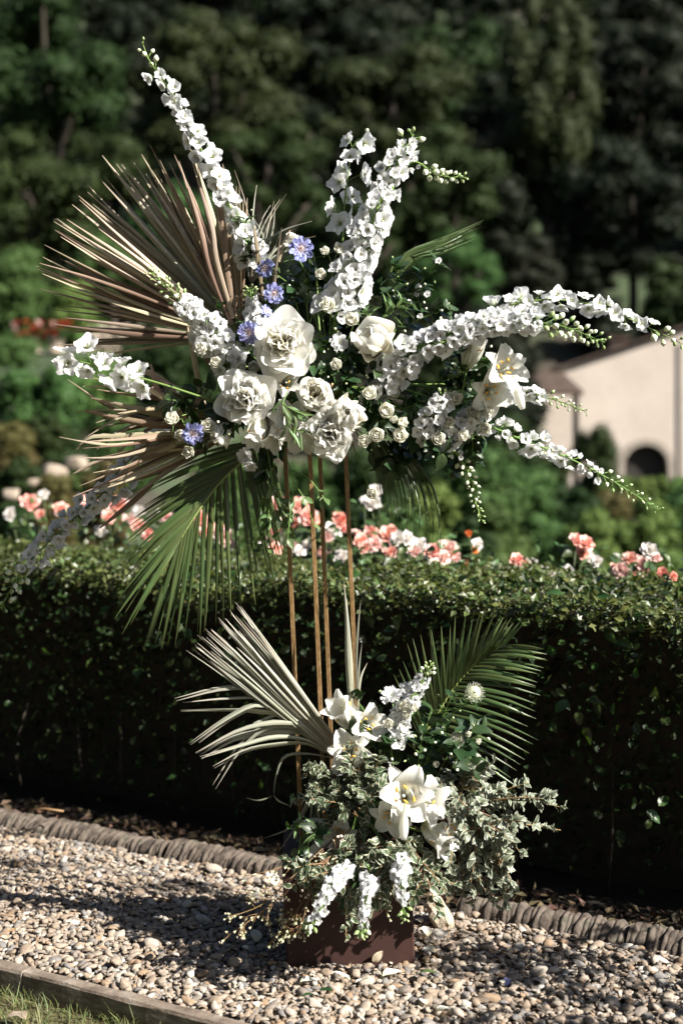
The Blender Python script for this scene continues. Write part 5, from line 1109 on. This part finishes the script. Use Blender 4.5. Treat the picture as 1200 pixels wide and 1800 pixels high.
# ------------------------------------------------------------------ leaves of the tall arrangement
GF = 'green foliage sprigs in the tall arrangement'
for lb, pts, ms, n, sz, kw in [
        ('dark leafy sprig with white mock orange blossom at the upper right', [(690, 590, 3.42), (715, 540, 3.42), (745, 485, 3.42)], HLF + LF, 22, .034, dict(buds=8, white=5, sub=3)),
        ('dark leafy sprig behind the base of the dense delphinium', [(640, 600, 3.46), (680, 555, 3.46), (705, 500, 3.46)], HLF + LF, 22, .034, dict(buds=6, sub=3)),
        ('dark leafy sprig right of the tulip shaped peony', [(650, 640, 3.44), (720, 570, 3.43), (770, 545, 3.43)], HLF + LF, 22, .034, dict(buds=8, sub=3, white=2)),
        ('thin stalked sprig beside the topmost blue scabious', [(545, 620, 3.40), (540, 540, 3.38), (545, 455, 3.38)], LF + NLF, 24, .03, dict(sub=4, buds=8)),
        ('dark leafy sprig behind the blue scabious group', [(520, 620, 3.44), (500, 530, 3.45), (490, 470, 3.46)], LF + HLF, 22, .032, dict(sub=3, buds=6)),
        ('dark leafy sprig between the largest peony and the left stock', [(480, 660, 3.42), (430, 610, 3.40), (400, 560, 3.42)], LF, 20, .032, dict(sub=3)),
        ('leafy sprig left of the ruffled peony', [(460, 700, 3.42), (400, 690, 3.40), (350, 680, 3.40)], LF + VLF[:1], 20, .032, dict(sub=3)),
        ('leafy sprig above the lowest blue scabious', [(460, 730, 3.44), (380, 735, 3.40), (300, 690, 3.40)], LF + VLF[:1], 20, .030, dict(sub=3)),
        ('dark leafy sprig between the two upper peonies and the tulip shaped peony', [(560, 690, 3.40), (575, 640, 3.38), (580, 560, 3.38)], LF + HLF, 26, .032, dict(sub=4, buds=6)),
        ('dark leafy sprig in the centre above the bowl peony', [(540, 690, 3.38), (560, 655, 3.36), (600, 640, 3.36)], LF, 20, .030, dict(sub=3)),
        ('dark leafy sprig between tulip peony and spray roses', [(600, 690, 3.38), (650, 660, 3.36), (680, 660, 3.36)], LF + NLF, 24, .032, dict(sub=3, buds=6)),
        ('dark leafy sprig behind the spray rose cluster', [(600, 740, 3.44), (670, 745, 3.40), (730, 740, 3.39)], LF + HLF, 28, .034, dict(sub=4)),
        ('dark leafy sprig beneath the spray rose cluster', [(620, 750, 3.46), (680, 790, 3.44), (730, 800, 3.42)], LF + HLF, 28, .036, dict(sub=4)),
        ('dark leafy sprig with buds at the base of the right lilies', [(700, 700, 3.42), (780, 680, 3.40), (830, 660, 3.39)], HLF + LF, 26, .030, dict(sub=4, buds=22)),
        ('dark leafy sprig with buds under the short right delphinium', [(720, 740, 3.42), (790, 750, 3.40), (850, 770, 3.39)], LF + HLF, 26, .030, dict(sub=4, buds=18)),
        ('dark leafy sprig at the right end above the drooping bud spray', [(720, 770, 3.42), (780, 790, 3.41), (810, 800, 3.40)], LF + HLF, 20, .030, dict(sub=3, buds=8)),
        ('budded sprig between the arching delphinium and the second lily', [(740, 690, 3.40), (790, 660, 3.37), (812, 690, 3.36)], LF, 16, .026, dict(sub=4, buds=26, jit=.014)),
        ('dark leafy sprig under the peonies in front of the rods', [(560, 730, 3.44), (520, 770, 3.40), (470, 800, 3.40)], LF, 22, .030, dict(sub=3)),
        ('feathery narrow leaved sprig behind the tulip peony', [(640, 620, 3.38), (660, 570, 3.36), (690, 545, 3.36)], NLF, 26, .034, dict(sub=3)),
        ('narrow leaved sprig hanging across the creamy lilies', [(505, 690, 3.26), (497, 715, 3.24), (510, 760, 3.24)], NLF, 14, .036, dict(sub=2, lean=1.2)),
        ('dark leafy sprig at the foot of the tallest delphinium', [(470, 540, 3.46), (450, 470, 3.46), (440, 430, 3.46)], VLF + LF, 22, .028, dict(sub=3, buds=6)),
        ('dark leaves just right of the largest open peony', [(560, 690, 3.38), (565, 650, 3.345), (560, 600, 3.335)], LF + HLF, 15, .030, dict(sub=3, buds=3)),
        ('dark leaves between the largest peony and the bowl peony', [(560, 690, 3.38), (535, 668, 3.345), (505, 664, 3.335)], LF + HLF, 15, .030, dict(sub=3, buds=3)),
        ('dark leaves right of the bowl peony', [(580, 690, 3.38), (610, 680, 3.345), (640, 690, 3.335)], LF + HLF, 15, .030, dict(sub=3, buds=3)),
        ('dark leaves left of the bowl peony above the creamy lilies', [(540, 700, 3.38), (505, 705, 3.345), (480, 725, 3.335)], LF + HLF, 15, .030, dict(sub=3, buds=3)),
        ('dark leaves between the ball peony and the spray rose cluster', [(610, 720, 3.38), (650, 715, 3.345), (668, 745, 3.335)], LF + HLF, 15, .030, dict(sub=3, buds=3)),
        ('dark leaves above the ball peony', [(600, 690, 3.38), (640, 655, 3.345), (660, 640, 3.335)], LF + HLF, 15, .030, dict(sub=3, buds=3)),
        ('dark leaves under the white scabious in the centre', [(570, 680, 3.38), (585, 640, 3.345), (620, 625, 3.335)], LF + HLF, 15, .030, dict(sub=3, buds=3)),
        ('dark leaves between ruffled peony and lowest blue scabious', [(470, 720, 3.38), (420, 735, 3.345), (370, 730, 3.335)], LF + HLF, 15, .030, dict(sub=3, buds=3)),
        ('dark leaves behind the right lilies', [(740, 690, 3.38), (800, 660, 3.345), (850, 640, 3.335)], LF + HLF, 15, .030, dict(sub=3, buds=3)),
        ('dark leaves left of the white stock among the buds', [(680, 720, 3.38), (720, 715, 3.345), (740, 700, 3.335)], LF + HLF, 15, .030, dict(sub=3, buds=3)),
        ('dark leaves below the white stock among the buds', [(690, 740, 3.38), (740, 770, 3.345), (780, 780, 3.335)], LF + HLF, 15, .030, dict(sub=3, buds=3)),
        ('jasmine vine hanging left of the gold rods with pale green leaves', [(470, 790, 3.36), (478, 850, 3.34), (470, 915, 3.34)], VLF, 30, .032, dict(sub=5, droop=.5, lean=.9)),
        ('jasmine vine trailing in front of the left gold rod', [(500, 795, 3.34), (515, 850, 3.33), (508, 935, 3.33)], VLF, 26, .032, dict(sub=4, droop=.6, lean=.9))]:
    sprig('leafy_sprig', lb, [(x, y, d) for x, y, d in pts], ms, int(n * (1.0 if ms is VLF else 1.75)), sz * (1.0 if ms is VLF else 1.45), GF, **kw)

# ------------------------------------------------------------------ lower arrangement on the plinth
hub = W(590, 1328, 3.42); o = root('dried_palm', 'bleached dried palm leaf spraying to the left above the brown plinth', 'dried palm leaf', hub, 'dried palm leaves')
def strip(o, pts, w, mat='pale', D=3.40, dj=.03, pw=.7, **k):
    d = rnd.uniform(-dj, dj); n = len(pts) - 1
    add_blade(o, [W(x, y, D + d * i / n) for i, (x, y) in enumerate(pts)], lambda t, w=mpx(w): w * (.35 + .65 * min(t * 2.2, 1)) * max(.05, (1 - max(t - .5, 0) / .5) ** pw), Vector((rnd.gauss(0, .45), -1, rnd.gauss(0, .45))).normalized(), mat, n=14, **k)
for k in range(44):
    f_ = k / 43; a = R(125 + 18 * f_ + rnd.gauss(0, 1.0)); L_ = 318 + 20 * math.sin(k * 2.1) - 40 * rnd.random() * (1 if k % 3 else 0); bx, by = 572 + 20 * (1 - f_), 1300 + 22 * f_
    strip(o, [(bx, by), (bx + math.cos(a) * L_ * .33, by - math.sin(a) * L_ * .33), (bx + math.cos(a) * L_ * .66, by - math.sin(a) * L_ * .66), (bx + math.cos(a) * L_ * .92 + rnd.uniform(-5, 5), by - math.sin(a) * L_ * .92 + rnd.uniform(-5, 5))], rnd.uniform(1.6, 4.2), ['pale', 'pale', 'drygrey', 'pale', 'pale'][k % 5], fold=.8, tw=rnd.gauss(0, .4))
for pts, w in [([(585, 1318), (510, 1245), (450, 1213), (390, 1212), (310, 1232)], 6), ([(583, 1320), (520, 1255), (470, 1228), (400, 1228), (322, 1235)], 5), ([(583, 1322), (510, 1262), (450, 1250), (400, 1248), (318, 1250)], 6), ([(583, 1324), (515, 1268), (455, 1238), (400, 1260), (333, 1306)], 5), ([(583, 1324), (520, 1270), (465, 1240), (410, 1262), (350, 1306)], 5),
               ([(583, 1326), (540, 1280), (490, 1270), (420, 1285), (345, 1325)], 7), ([(583, 1326), (540, 1290), (480, 1285), (410, 1295), (350, 1328)], 6), ([(583, 1328), (535, 1300), (480, 1295), (420, 1310), (352, 1330)], 5), ([(583, 1328), (535, 1306), (480, 1308), (430, 1318), (374, 1347)], 5), ([(583, 1326), (530, 1285), (470, 1275), (420, 1310), (374, 1380)], 5), ([(583, 1322), (530, 1262), (500, 1252), (450, 1270), (440, 1280)], 5),
               ([(583, 1332), (540, 1325), (500, 1330), (485, 1365), (481, 1400)], 3.2), ([(481, 1398), (490, 1408), (508, 1416)], 2.4), ([(478, 1400), (455, 1407), (432, 1402)], 2.4), ([(590, 1342), (548, 1385), (532, 1430), (505, 1458), (462, 1474)], 3.6), ([(590, 1346), (550, 1400), (522, 1450), (490, 1497)], 3.6), ([(600, 1350), (562, 1400), (560, 1440), (562, 1505)], 2.6), ([(560, 1420), (535, 1480), (500, 1530)], 2.2), ([(565, 1440), (545, 1500), (540, 1520)], 2.2), ([(588, 1344), (555, 1380), (548, 1420), (540, 1480)], 2.6)]: [strip(o, [(x + e * 5 * (i > 0), y + e * 9 * i / len(pts)) for i, (x, y) in enumerate(pts)], w * (.72 if e else .85), fold=.5, tw=rnd.gauss(0, .6)) for e in ((0, rnd.uniform(-1, 1)) if w > 4 else (0,))]
o = root('dried_palm', 'upright bleached palm strips standing beside the right gold rod', 'dried palm leaf', W(618, 1300, 3.40), 'dried palm leaves')
for pts, w in [([(622, 1320), (614, 1200), (610, 1100), (604, 1022)], 6), ([(624, 1310), (618, 1200), (613, 1120), (609, 1052)], 4.5), ([(628, 1280), (626, 1160), (630, 1090), (634, 1054)], 2.6), ([(628, 1280), (632, 1200), (645, 1165)], 2.4), ([(628, 1240), (630, 1180), (636, 1130)], 2)]: strip(o, pts, w, pw=.9)
frond('green palm frond fanned out at the right above the variegated leaves', [(735, 1305, 3.50), (768, 1255, 3.50), (800, 1205, 3.50), (840, 1165, 3.50), (884, 1134, 3.50)], 25, (118, 42, [(0, 120), (.25, 150), (.6, 118), (1, 58)]), (-20, 12, [(0, 175), (.3, 165), (.65, 130), (1, 80)]), 4.0, GP, droop=(0, .16), bD=-.06)

lily('white lily seen from the side at the upper left of the lower arrangement', 606, 1254, 3.36, 50, (-.45, .45, .45), .3)
lily('white lily facing right at the upper left of the lower arrangement', 642, 1272, 3.34, 44, (.45, .1, .75), 1)
lily('white lily with yellow stamens between the pale palm and the variegated leaves', 614, 1322, 3.33, 46, (-.1, .1, 1), 1)
lily('largest open white lily in the middle of the lower arrangement', 712, 1397, 3.22, 58, (.0, .35, .95), 1, buds=[(712, 1412, 3.18, 62, (-.05, -1, .15))])
lily('white lily behind the right of the largest open lily', 748, 1410, 3.25, 50, (.5, .1, .8), 1)
lily('white lily with orange stamens below left of the largest open lily', 688, 1432, 3.24, 42, (-.2, -.3, .9), 1)
lily('white trumpet lily facing down at the lower right', 770, 1472, 3.24, 48, (.5, -.35, .6), .3)
lily('second trumpet lily just right of the downward facing one', 790, 1462, 3.25, 40, (.6, .1, .5), 1)
lily('white lily at the right edge on top of the variegated leaves', 840, 1368, 3.34, 40, (.3, .6, .4), .3)
lily('shaded white lily at the left under the variegated leaves', 596, 1466, 3.32, 46, (-.1, -.25, .9), 1, buds=[(588, 1443, 3.32, 56, (-1, -.05, .1)), (580, 1468, 3.31, 60, (-.75, -.65, .2))])
stock('white stock flower leaning up right in front of the green palm frond', [(690, 1300, 3.36), (715, 1240, 3.34), (738, 1205, 3.34), (758, 1166, 3.34)], 34, 17, 17, tb=.8, nb=12, taper=.4, bpx=6, bm=[BUD, GBUD], hub=HUBL, cambias=.5)
stock('left white stock flower hanging over the plinth front', [(600, 1535, 3.16), (580, 1560, 3.10), (560, 1605, 3.08), (538, 1636, 3.08)], 34, 17, 16, tb=.82, nb=12, taper=.55, bpx=7, bm=[GBUD, BUD], hub=HUBL, cambias=.5)
stock('middle white stock flower hanging over the plinth front', [(650, 1545, 3.16), (645, 1570, 3.10), (640, 1612, 3.09), (634, 1645, 3.09)], 26, 17, 14, tb=.85, nb=10, taper=.55, bpx=7, bm=[GBUD, BUD], hub=HUBL, cambias=.5)
stock('right white stock flower hanging over the plinth corner', [(700, 1520, 3.16), (704, 1545, 3.11), (708, 1580, 3.10), (710, 1618, 3.10)], 22, 17, 14, tb=.76, nb=10, taper=.55, bpx=6, bm=[GBUD], hub=HUBL, cambias=.5)
scabious('flat topped white scabious left of the leaning stock flower', 688, 1226, 3.34, 22, (-.2, .75, .5), True, HUBL)
scabious('white scabious behind the leaning stock flower', 716, 1215, 3.37, 18, (-.3, .4, .8), True, HUBL)
o = root('scabious', 'dry round scabious seed head in front of the green palm frond', 'scabious', W(833, 1217, 3.36))
put('seed_head', PINB, o, TRS(W(833, 1217, 3.36), frame(facing(0, .2, 1)), mpx(19))); stem_to(o, W(833, 1217, 3.36), W(740, 1300, 3.42), .0014)
for q in [('white spray rose on the right over the heart shaped leaves', 803, 1299, 17, (.1, .3, .9)), ('small white rose under the leaning stock flower', 712, 1241, 13, (-.1, .2, 1)), ('round white rose bud below the leaning stock flower', 728, 1243, 11, (.3, .2, .9)), ('white rose bud left of the heart shaped leaves', 682, 1271, 12, (-.3, .4, .9)), ('lowest round white rose bud under the leaning stock flower', 714, 1258, 9, (0, .2, 1)), ('small white rose bud right of the spray rose over the leaves', 822, 1290, 8, (.3, .3, .9)), ('tiny white rose bud above the variegated leaves at right', 766, 1343, 8, (0, .2, 1)), ('tiny white rose bud at the far right of the lower arrangement', 841, 1303, 7, (.4, .2, .9)), ('white rose buried in the variegated leaves right of the largest lily', 786, 1396, 14, (.1, .4, .9))]:
    spray_rose(q[0], q[1], q[2], 3.32, q[3], q[4], HUBL)
GL = 'green leaf sprigs in the lower arrangement'
for lb, pts, ms, n, sz, kw in [('heart shaped dark leaves below the leaning stock flower', [(690, 1400, 3.40), (690, 1340, 3.36), (685, 1290, 3.34)], HLF, 16, .042, dict(sub=3, buds=8)),
        ('dark leaves with green buds in the middle above the largest lily', [(720, 1400, 3.40), (735, 1340, 3.36), (740, 1290, 3.36)], HLF + LF, 20, .034, dict(sub=4, buds=22)),
        ('dark leaves with white buds under the spray rose at right', [(760, 1400, 3.40), (800, 1340, 3.36), (820, 1300, 3.35)], HLF + LF, 20, .036, dict(sub=4, buds=14)),
        ('dark leaves at the right between the palm frond and variegated leaves', [(760, 1380, 3.42), (790, 1320, 3.40), (810, 1270, 3.40)], LF + HLF, 18, .034, dict(sub=3, buds=8)),
        ('dark leaves at the left behind the shaded lily', [(600, 1450, 3.36), (555, 1455, 3.30), (520, 1480, 3.28)], LF + NLF, 28, .028, dict(sub=5, droop=.3)),
        ('dark leaves between the left and the middle hanging stocks', [(630, 1490, 3.28), (615, 1530, 3.22), (605, 1565, 3.21)], LF, 22, .026, dict(sub=4, droop=.3)),
        ('dark leaves behind the left lilies', [(640, 1400, 3.44), (660, 1320, 3.42), (650, 1250, 3.42)], LF, 18, .034, dict(sub=3, buds=6)),
        ('dark leaves with looping stalks in front of the frond base', [(740, 1360, 3.40), (770, 1280, 3.38), (780, 1240, 3.38)], LF + NLF, 18, .03, dict(sub=4, buds=8))]: sprig('leafy_sprig', lb, pts, ms, int(n * 1.5), sz * 1.35, GL, **kw)
GV = 'variegated pittosporum branches'
for lb, pts, n in [('variegated leafy branch at the upper left of the lower arrangement', [(640, 1430, 3.40), (600, 1390, 3.34), (570, 1365, 3.32)], 44), ('variegated leafy branch under the left lily with yellow stamens', [(650, 1420, 3.38), (630, 1380, 3.31), (625, 1352, 3.30)], 44), ('variegated leafy branch left of the largest lily', [(660, 1440, 3.38), (650, 1400, 3.30), (655, 1368, 3.29)], 46), ('variegated leafy branch at the left edge over the shaded lily', [(640, 1440, 3.38), (590, 1420, 3.31), (560, 1400, 3.30)], 44), ('variegated leafy branch in the left middle below the palm base', [(650, 1450, 3.37), (610, 1420, 3.29), (610, 1400, 3.28)], 46),
        ('variegated leafy branch hanging over the middle of the plinth', [(650, 1460, 3.36), (660, 1500, 3.25), (650, 1545, 3.22)], 46), ('variegated leafy branch hanging over the left of the plinth top', [(640, 1460, 3.36), (620, 1500, 3.26), (600, 1535, 3.24)], 46), ('variegated leafy branch hanging over the right of the plinth top', [(670, 1460, 3.36), (705, 1500, 3.24), (735, 1525, 3.23)], 46), ('variegated leafy branch between the hanging stocks', [(660, 1460, 3.36), (690, 1495, 3.22), (690, 1530, 3.20)], 40),
        ('variegated leafy branch spilling over the left edge of the plinth top', [(630, 1470, 3.34), (585, 1500, 3.22), (548, 1550, 3.18)], 40), ('variegated leafy branch spilling between the left and middle hanging stocks', [(640, 1470, 3.34), (615, 1520, 3.20), (608, 1572, 3.17)], 40), ('variegated leafy branch spilling between the middle and right hanging stocks', [(660, 1470, 3.34), (675, 1520, 3.20), (672, 1572, 3.17)], 40), ('variegated leafy branch spilling over the right corner of the plinth', [(690, 1470, 3.34), (735, 1505, 3.22), (752, 1550, 3.19)], 36), ('variegated leafy branch low in the right mass beside the trumpet lilies', [(720, 1450, 3.36), (800, 1490, 3.28), (815, 1530, 3.27)], 46),
        ('variegated leafy branch reaching farthest to the right', [(720, 1430, 3.36), (830, 1410, 3.30), (905, 1405, 3.28)], 54), ('variegated leafy branch at the right under the farthest one', [(720, 1440, 3.36), (830, 1440, 3.28), (905, 1455, 3.26)], 56), ('variegated leafy branch drooping lowest at the right', [(720, 1440, 3.36), (820, 1470, 3.28), (845, 1550, 3.27)], 54), ('variegated leafy branch right of the downward trumpet lily', [(720, 1440, 3.36), (830, 1450, 3.26), (880, 1510, 3.26)], 54),
        ('variegated leafy branch above the trumpet lilies', [(720, 1430, 3.36), (790, 1420, 3.28), (850, 1425, 3.26)], 52), ('variegated leafy branch at the upper right behind the edge lily', [(720, 1420, 3.38), (800, 1390, 3.33), (880, 1385, 3.32)], 50), ('variegated leafy branch in the right centre facing the viewer', [(740, 1440, 3.36), (820, 1430, 3.25), (870, 1460, 3.23)], 52)]: sprig('variegated_branch', lb, pts, PPLF if pts[0][0] >= 720 else PLF, int(n * 3.1), .0255, GV, 'foliage', sub=10, smat='waxstem', spread=.75, lean=.75, sr=.002, droop=.12)

# waxflower sprigs at the lower left
def wax(label, path, twigs, seed):
    q = random.Random(seed); P = spline([W(*k) for k in path], 20); o = root('waxflower', label, 'waxflower', P[0], 'waxflower sprigs'); O = Vector(o.location); b = MB(); b.tube([k - O for k in P], [.0017 - .001 * i / 20 for i in range(20)], 5)
    for k in range(twigs):
        i = int(19 * (.35 + .62 * (k + .5) / twigs)); T = (P[min(19, i + 1)] - P[i - 1]).normalized(); L_ = q.uniform(.02, .045); e = P[i] + (T * .8 + Vector((q.gauss(0, .5), q.gauss(0, .3), q.gauss(0, .5)))).normalized() * L_
        b.tube([P[i] - O, P[i].lerp(e, .5) + Vector((0, 0, .002)) - O, e - O], .0007, 4)
        for j in range(4):
            f_ = e + Vector((q.gauss(0, .008), q.gauss(0, .006), q.gauss(0, .008))); d = (f_ - P[i]).normalized(); b.tube([e - (e - P[i]) * .3 - O, f_ - O], .0006, 4); put('bud', WAXB, o, TRS(f_, frame(d + T * .4), q.uniform(.0055, .0085)))
    put('stem', b.mesh('stem', MT['waxstem']), o, None, True)
b = MB(); lathe(b, [(.06, -.3), (.22, 0), (.36, .5), (.50, .62), (.30, .72), (.05, .66)], 8)
WAXB = b.mesh('waxflower_bud', MT['wax']); v = np.array([q.co[:] for q in WAXB.vertices]); yy = np.clip((v[:, 2] + .3) / 1.0, 0, 1); WAXB.attributes['bc'].data.foreach_set('vector', np.stack([yy * 0, yy, yy * 0], 1).ravel().astype(np.float32))
wax('waxflower sprig reaching lowest left over the gravel', [(590, 1470, 3.30), (510, 1560, 3.22), (450, 1610, 3.18), (408, 1640, 3.16)], 9, 1)
wax('waxflower sprig just above the lowest left one', [(590, 1470, 3.30), (510, 1545, 3.22), (460, 1590, 3.20), (405, 1612, 3.19)], 8, 2)
wax('waxflower sprig with pink stem pointing left over the kerb end', [(600, 1495, 3.32), (540, 1510, 3.28), (490, 1525, 3.26), (462, 1535, 3.25)], 3, 3)
wax('waxflower sprig hanging at the left corner of the plinth', [(590, 1480, 3.28), (540, 1570, 3.22), (510, 1620, 3.20), (490, 1645, 3.20)], 12, 4)
wax('waxflower sprig between left stock and plinth corner', [(600, 1480, 3.28), (550, 1560, 3.21), (530, 1620, 3.20), (505, 1640, 3.20)], 12, 5)
wax('waxflower sprig over the middle of the plinth edge', [(630, 1470, 3.28), (650, 1530, 3.20), (668, 1560, 3.19), (680, 1580, 3.19)], 9, 6)
wax('waxflower sprig between the middle and right hanging stocks', [(640, 1470, 3.28), (670, 1520, 3.20), (690, 1560, 3.19), (702, 1572, 3.19)], 8, 7)
wax('waxflower sprig beside the shaded lily on the left', [(620, 1450, 3.30), (600, 1480, 3.24), (570, 1510, 3.23), (556, 1530, 3.23)], 9, 8)

# ------------------------------------------------------------------ fallen petals, leaves and twigs
DRYL = [leaf_mesh('dry_leaf', MT['dry'], 1, .3, .4, .5, .06, seed=140 + k) for k in range(2)]
def fallen(name, label, cat, px, py, me, size, rz, tilt=.25, group=None, z=.022):
    D = H * F / (py - 766) * (1 - z / H); c = W(px, py, D); tag(put(name, me, None, TRS(c, Matrix.Rotation(rz, 4, 'Z') @ Matrix.Rotation(tilt, 4, 'X') @ Matrix.Rotation(rnd.uniform(-.3, .3), 4, 'Y'), size)), label, cat, group)
FP = leaf_mesh('fallen_petal', MT['lily'], 1, .22, .5, .4, .03, seed=150); FP2 = leaf_mesh('fallen_petal', MT['peony'], 1, .4, .45, .3, .04, seed=151)
gp = 'fallen petals on the gravel'
for px, py, me, s, rz, tl, lb in [(615, 1722, FP, .042, 1.2, .5, 'white lily petal curled up on the gravel before the plinth'), (648, 1722, FP, .04, 2.2, .25, 'yellowish fallen petal right beside the curled white one'), (672, 1716, FP, .055, -1.0, .15, 'long white fallen petal near the right front of the plinth'), (528, 1726, FP, .045, -1.1, .1, 'slim white fallen petal before the left front of the plinth'), (455, 1770, FP2, .022, .4, .3, 'small white fallen petal near the bottom left of the plinth'), (452, 1655, FP2, .036, .3, .7, 'shaded white petal standing on the gravel left of the plinth'), (436, 1668, FP2, .018, 1, .3, 'tiny shaded petal beside the standing one'),
        (752, 1645, FP2, .035, .2, .5, 'white petal lying right of the plinth by the broken stone'), (766, 1672, FP2, .034, 1.5, .2, 'crumpled white petal on the sunlit gravel right of the plinth'), (742, 1622, FP2, .025, .8, .3, 'small white petal close to the plinth right side'), (765, 1775, FP, .045, -1.3, .1, 'white petal at the bottom edge right of centre'), (750, 1765, FP2, .03, .4, .2, 'rounded white petal at the bottom right of centre'), (100, 1560, FP2, .022, .5, .2, 'small white petal on the gravel at the far left'), (885, 1728, FP2, .016, .5, .2, 'tiny petal on the gravel at right of centre'), (485, 1556, FP2, .045, .9, .9, 'shaded white petal leaning by the left kerb end')]:
    fallen('fallen_petal', lb, 'petal', px, py, me, s, rz, tl, gp)
for px, py, me, s, rz, lb, nm in [(585, 1742, LF[0], .032, 1.4, 'dark green fallen leaf before the plinth', 'fallen_leaf'), (552, 1748, LF[1], .03, 1.9, 'bright edged green leaf left of the other fallen green leaf', 'fallen_leaf'), (770, 1712, VLF[0], .05, 1.3, 'long greyish leaf on the gravel right of the plinth', 'fallen_leaf'), (48, 1790, DRYL[0], .05, 1.2, 'brown dry leaf on the grass at the bottom left corner', 'fallen_leaf'), (10, 1650, DRYL[1], .035, .3, 'curled brown leaf on the gravel at the left edge', 'fallen_leaf')]:
    fallen(nm, lb, 'leaf', px, py, me, s, rz, .2, 'fallen leaves', .03 if py < 1780 else -.02)
q = W(655, 1690, 3.318); tag(put('fallen_leaf', DRYL[1], None, TRS(q, frame(facing(-.2, .1, 1), -.75), .032)), 'small brown dry leaf stuck to the plinth front', 'leaf', 'fallen leaves')
o = root('blue_flower', 'small fallen blue flower head on the gravel at the right', 'flower head', W(889, 1727, 3.22))
for k in range(6): put('petal', SCAB[k % 3], o, TRS(W(889, 1727, 3.22), frame(facing(0, .8, .6), k * 1.05), .012))
b = MB(); b.tube([Vector((-.03, .01, 0)), Vector((0, 0, .004)), Vector((.035, -.012, 0))], .002, 5); TW = b.mesh('twig', MT['waxstem'])
for px, py, rz, s, lb in [(275, 1580, .0, 1.0, 'thin green twig on the shaded gravel at left'), (12, 1640, 1.4, .9, 'dark twig on the gravel at the left edge'), (80, 1425, .2, 1.6, 'pale stick lying behind the kerb at the left')]:
    D = H * F / (py - 766) * (.97 if py > 1500 else .93); tag(put('twig', TW, None, TRS(W(px, py, D), Matrix.Rotation(rz, 4, 'Z'), s)), lb, 'twig', 'twigs')


# small shrub just outside the frame whose shade dapples the gravel
o = root('garden_shrub', 'small sparse grey shrub at the right side of the gravel path', 'shrub', (1.50, -.70, -.06))
SPARSE = crown_mesh('sparse_leaves', 31, lumps=16, n=800, leaf=.11, rr=(.2, .34), core=0)
k = put('foliage', SPARSE, o, TRS(Vector((1.47, -.68, .78)), Matrix(), (.44, .36, .36))); skin(k, TM['grey'])
b = MB()
for k in range(7): w = k * .9; b.tube([Vector((0, 0, 0)), Vector((.06 * math.cos(w), .06 * math.sin(w), .4)), Vector((.25 * math.cos(w), .2 * math.sin(w), .95))], [.008, .006, .003], 5)
put('stems', b.mesh('stems', M_BARK), o, None, True)
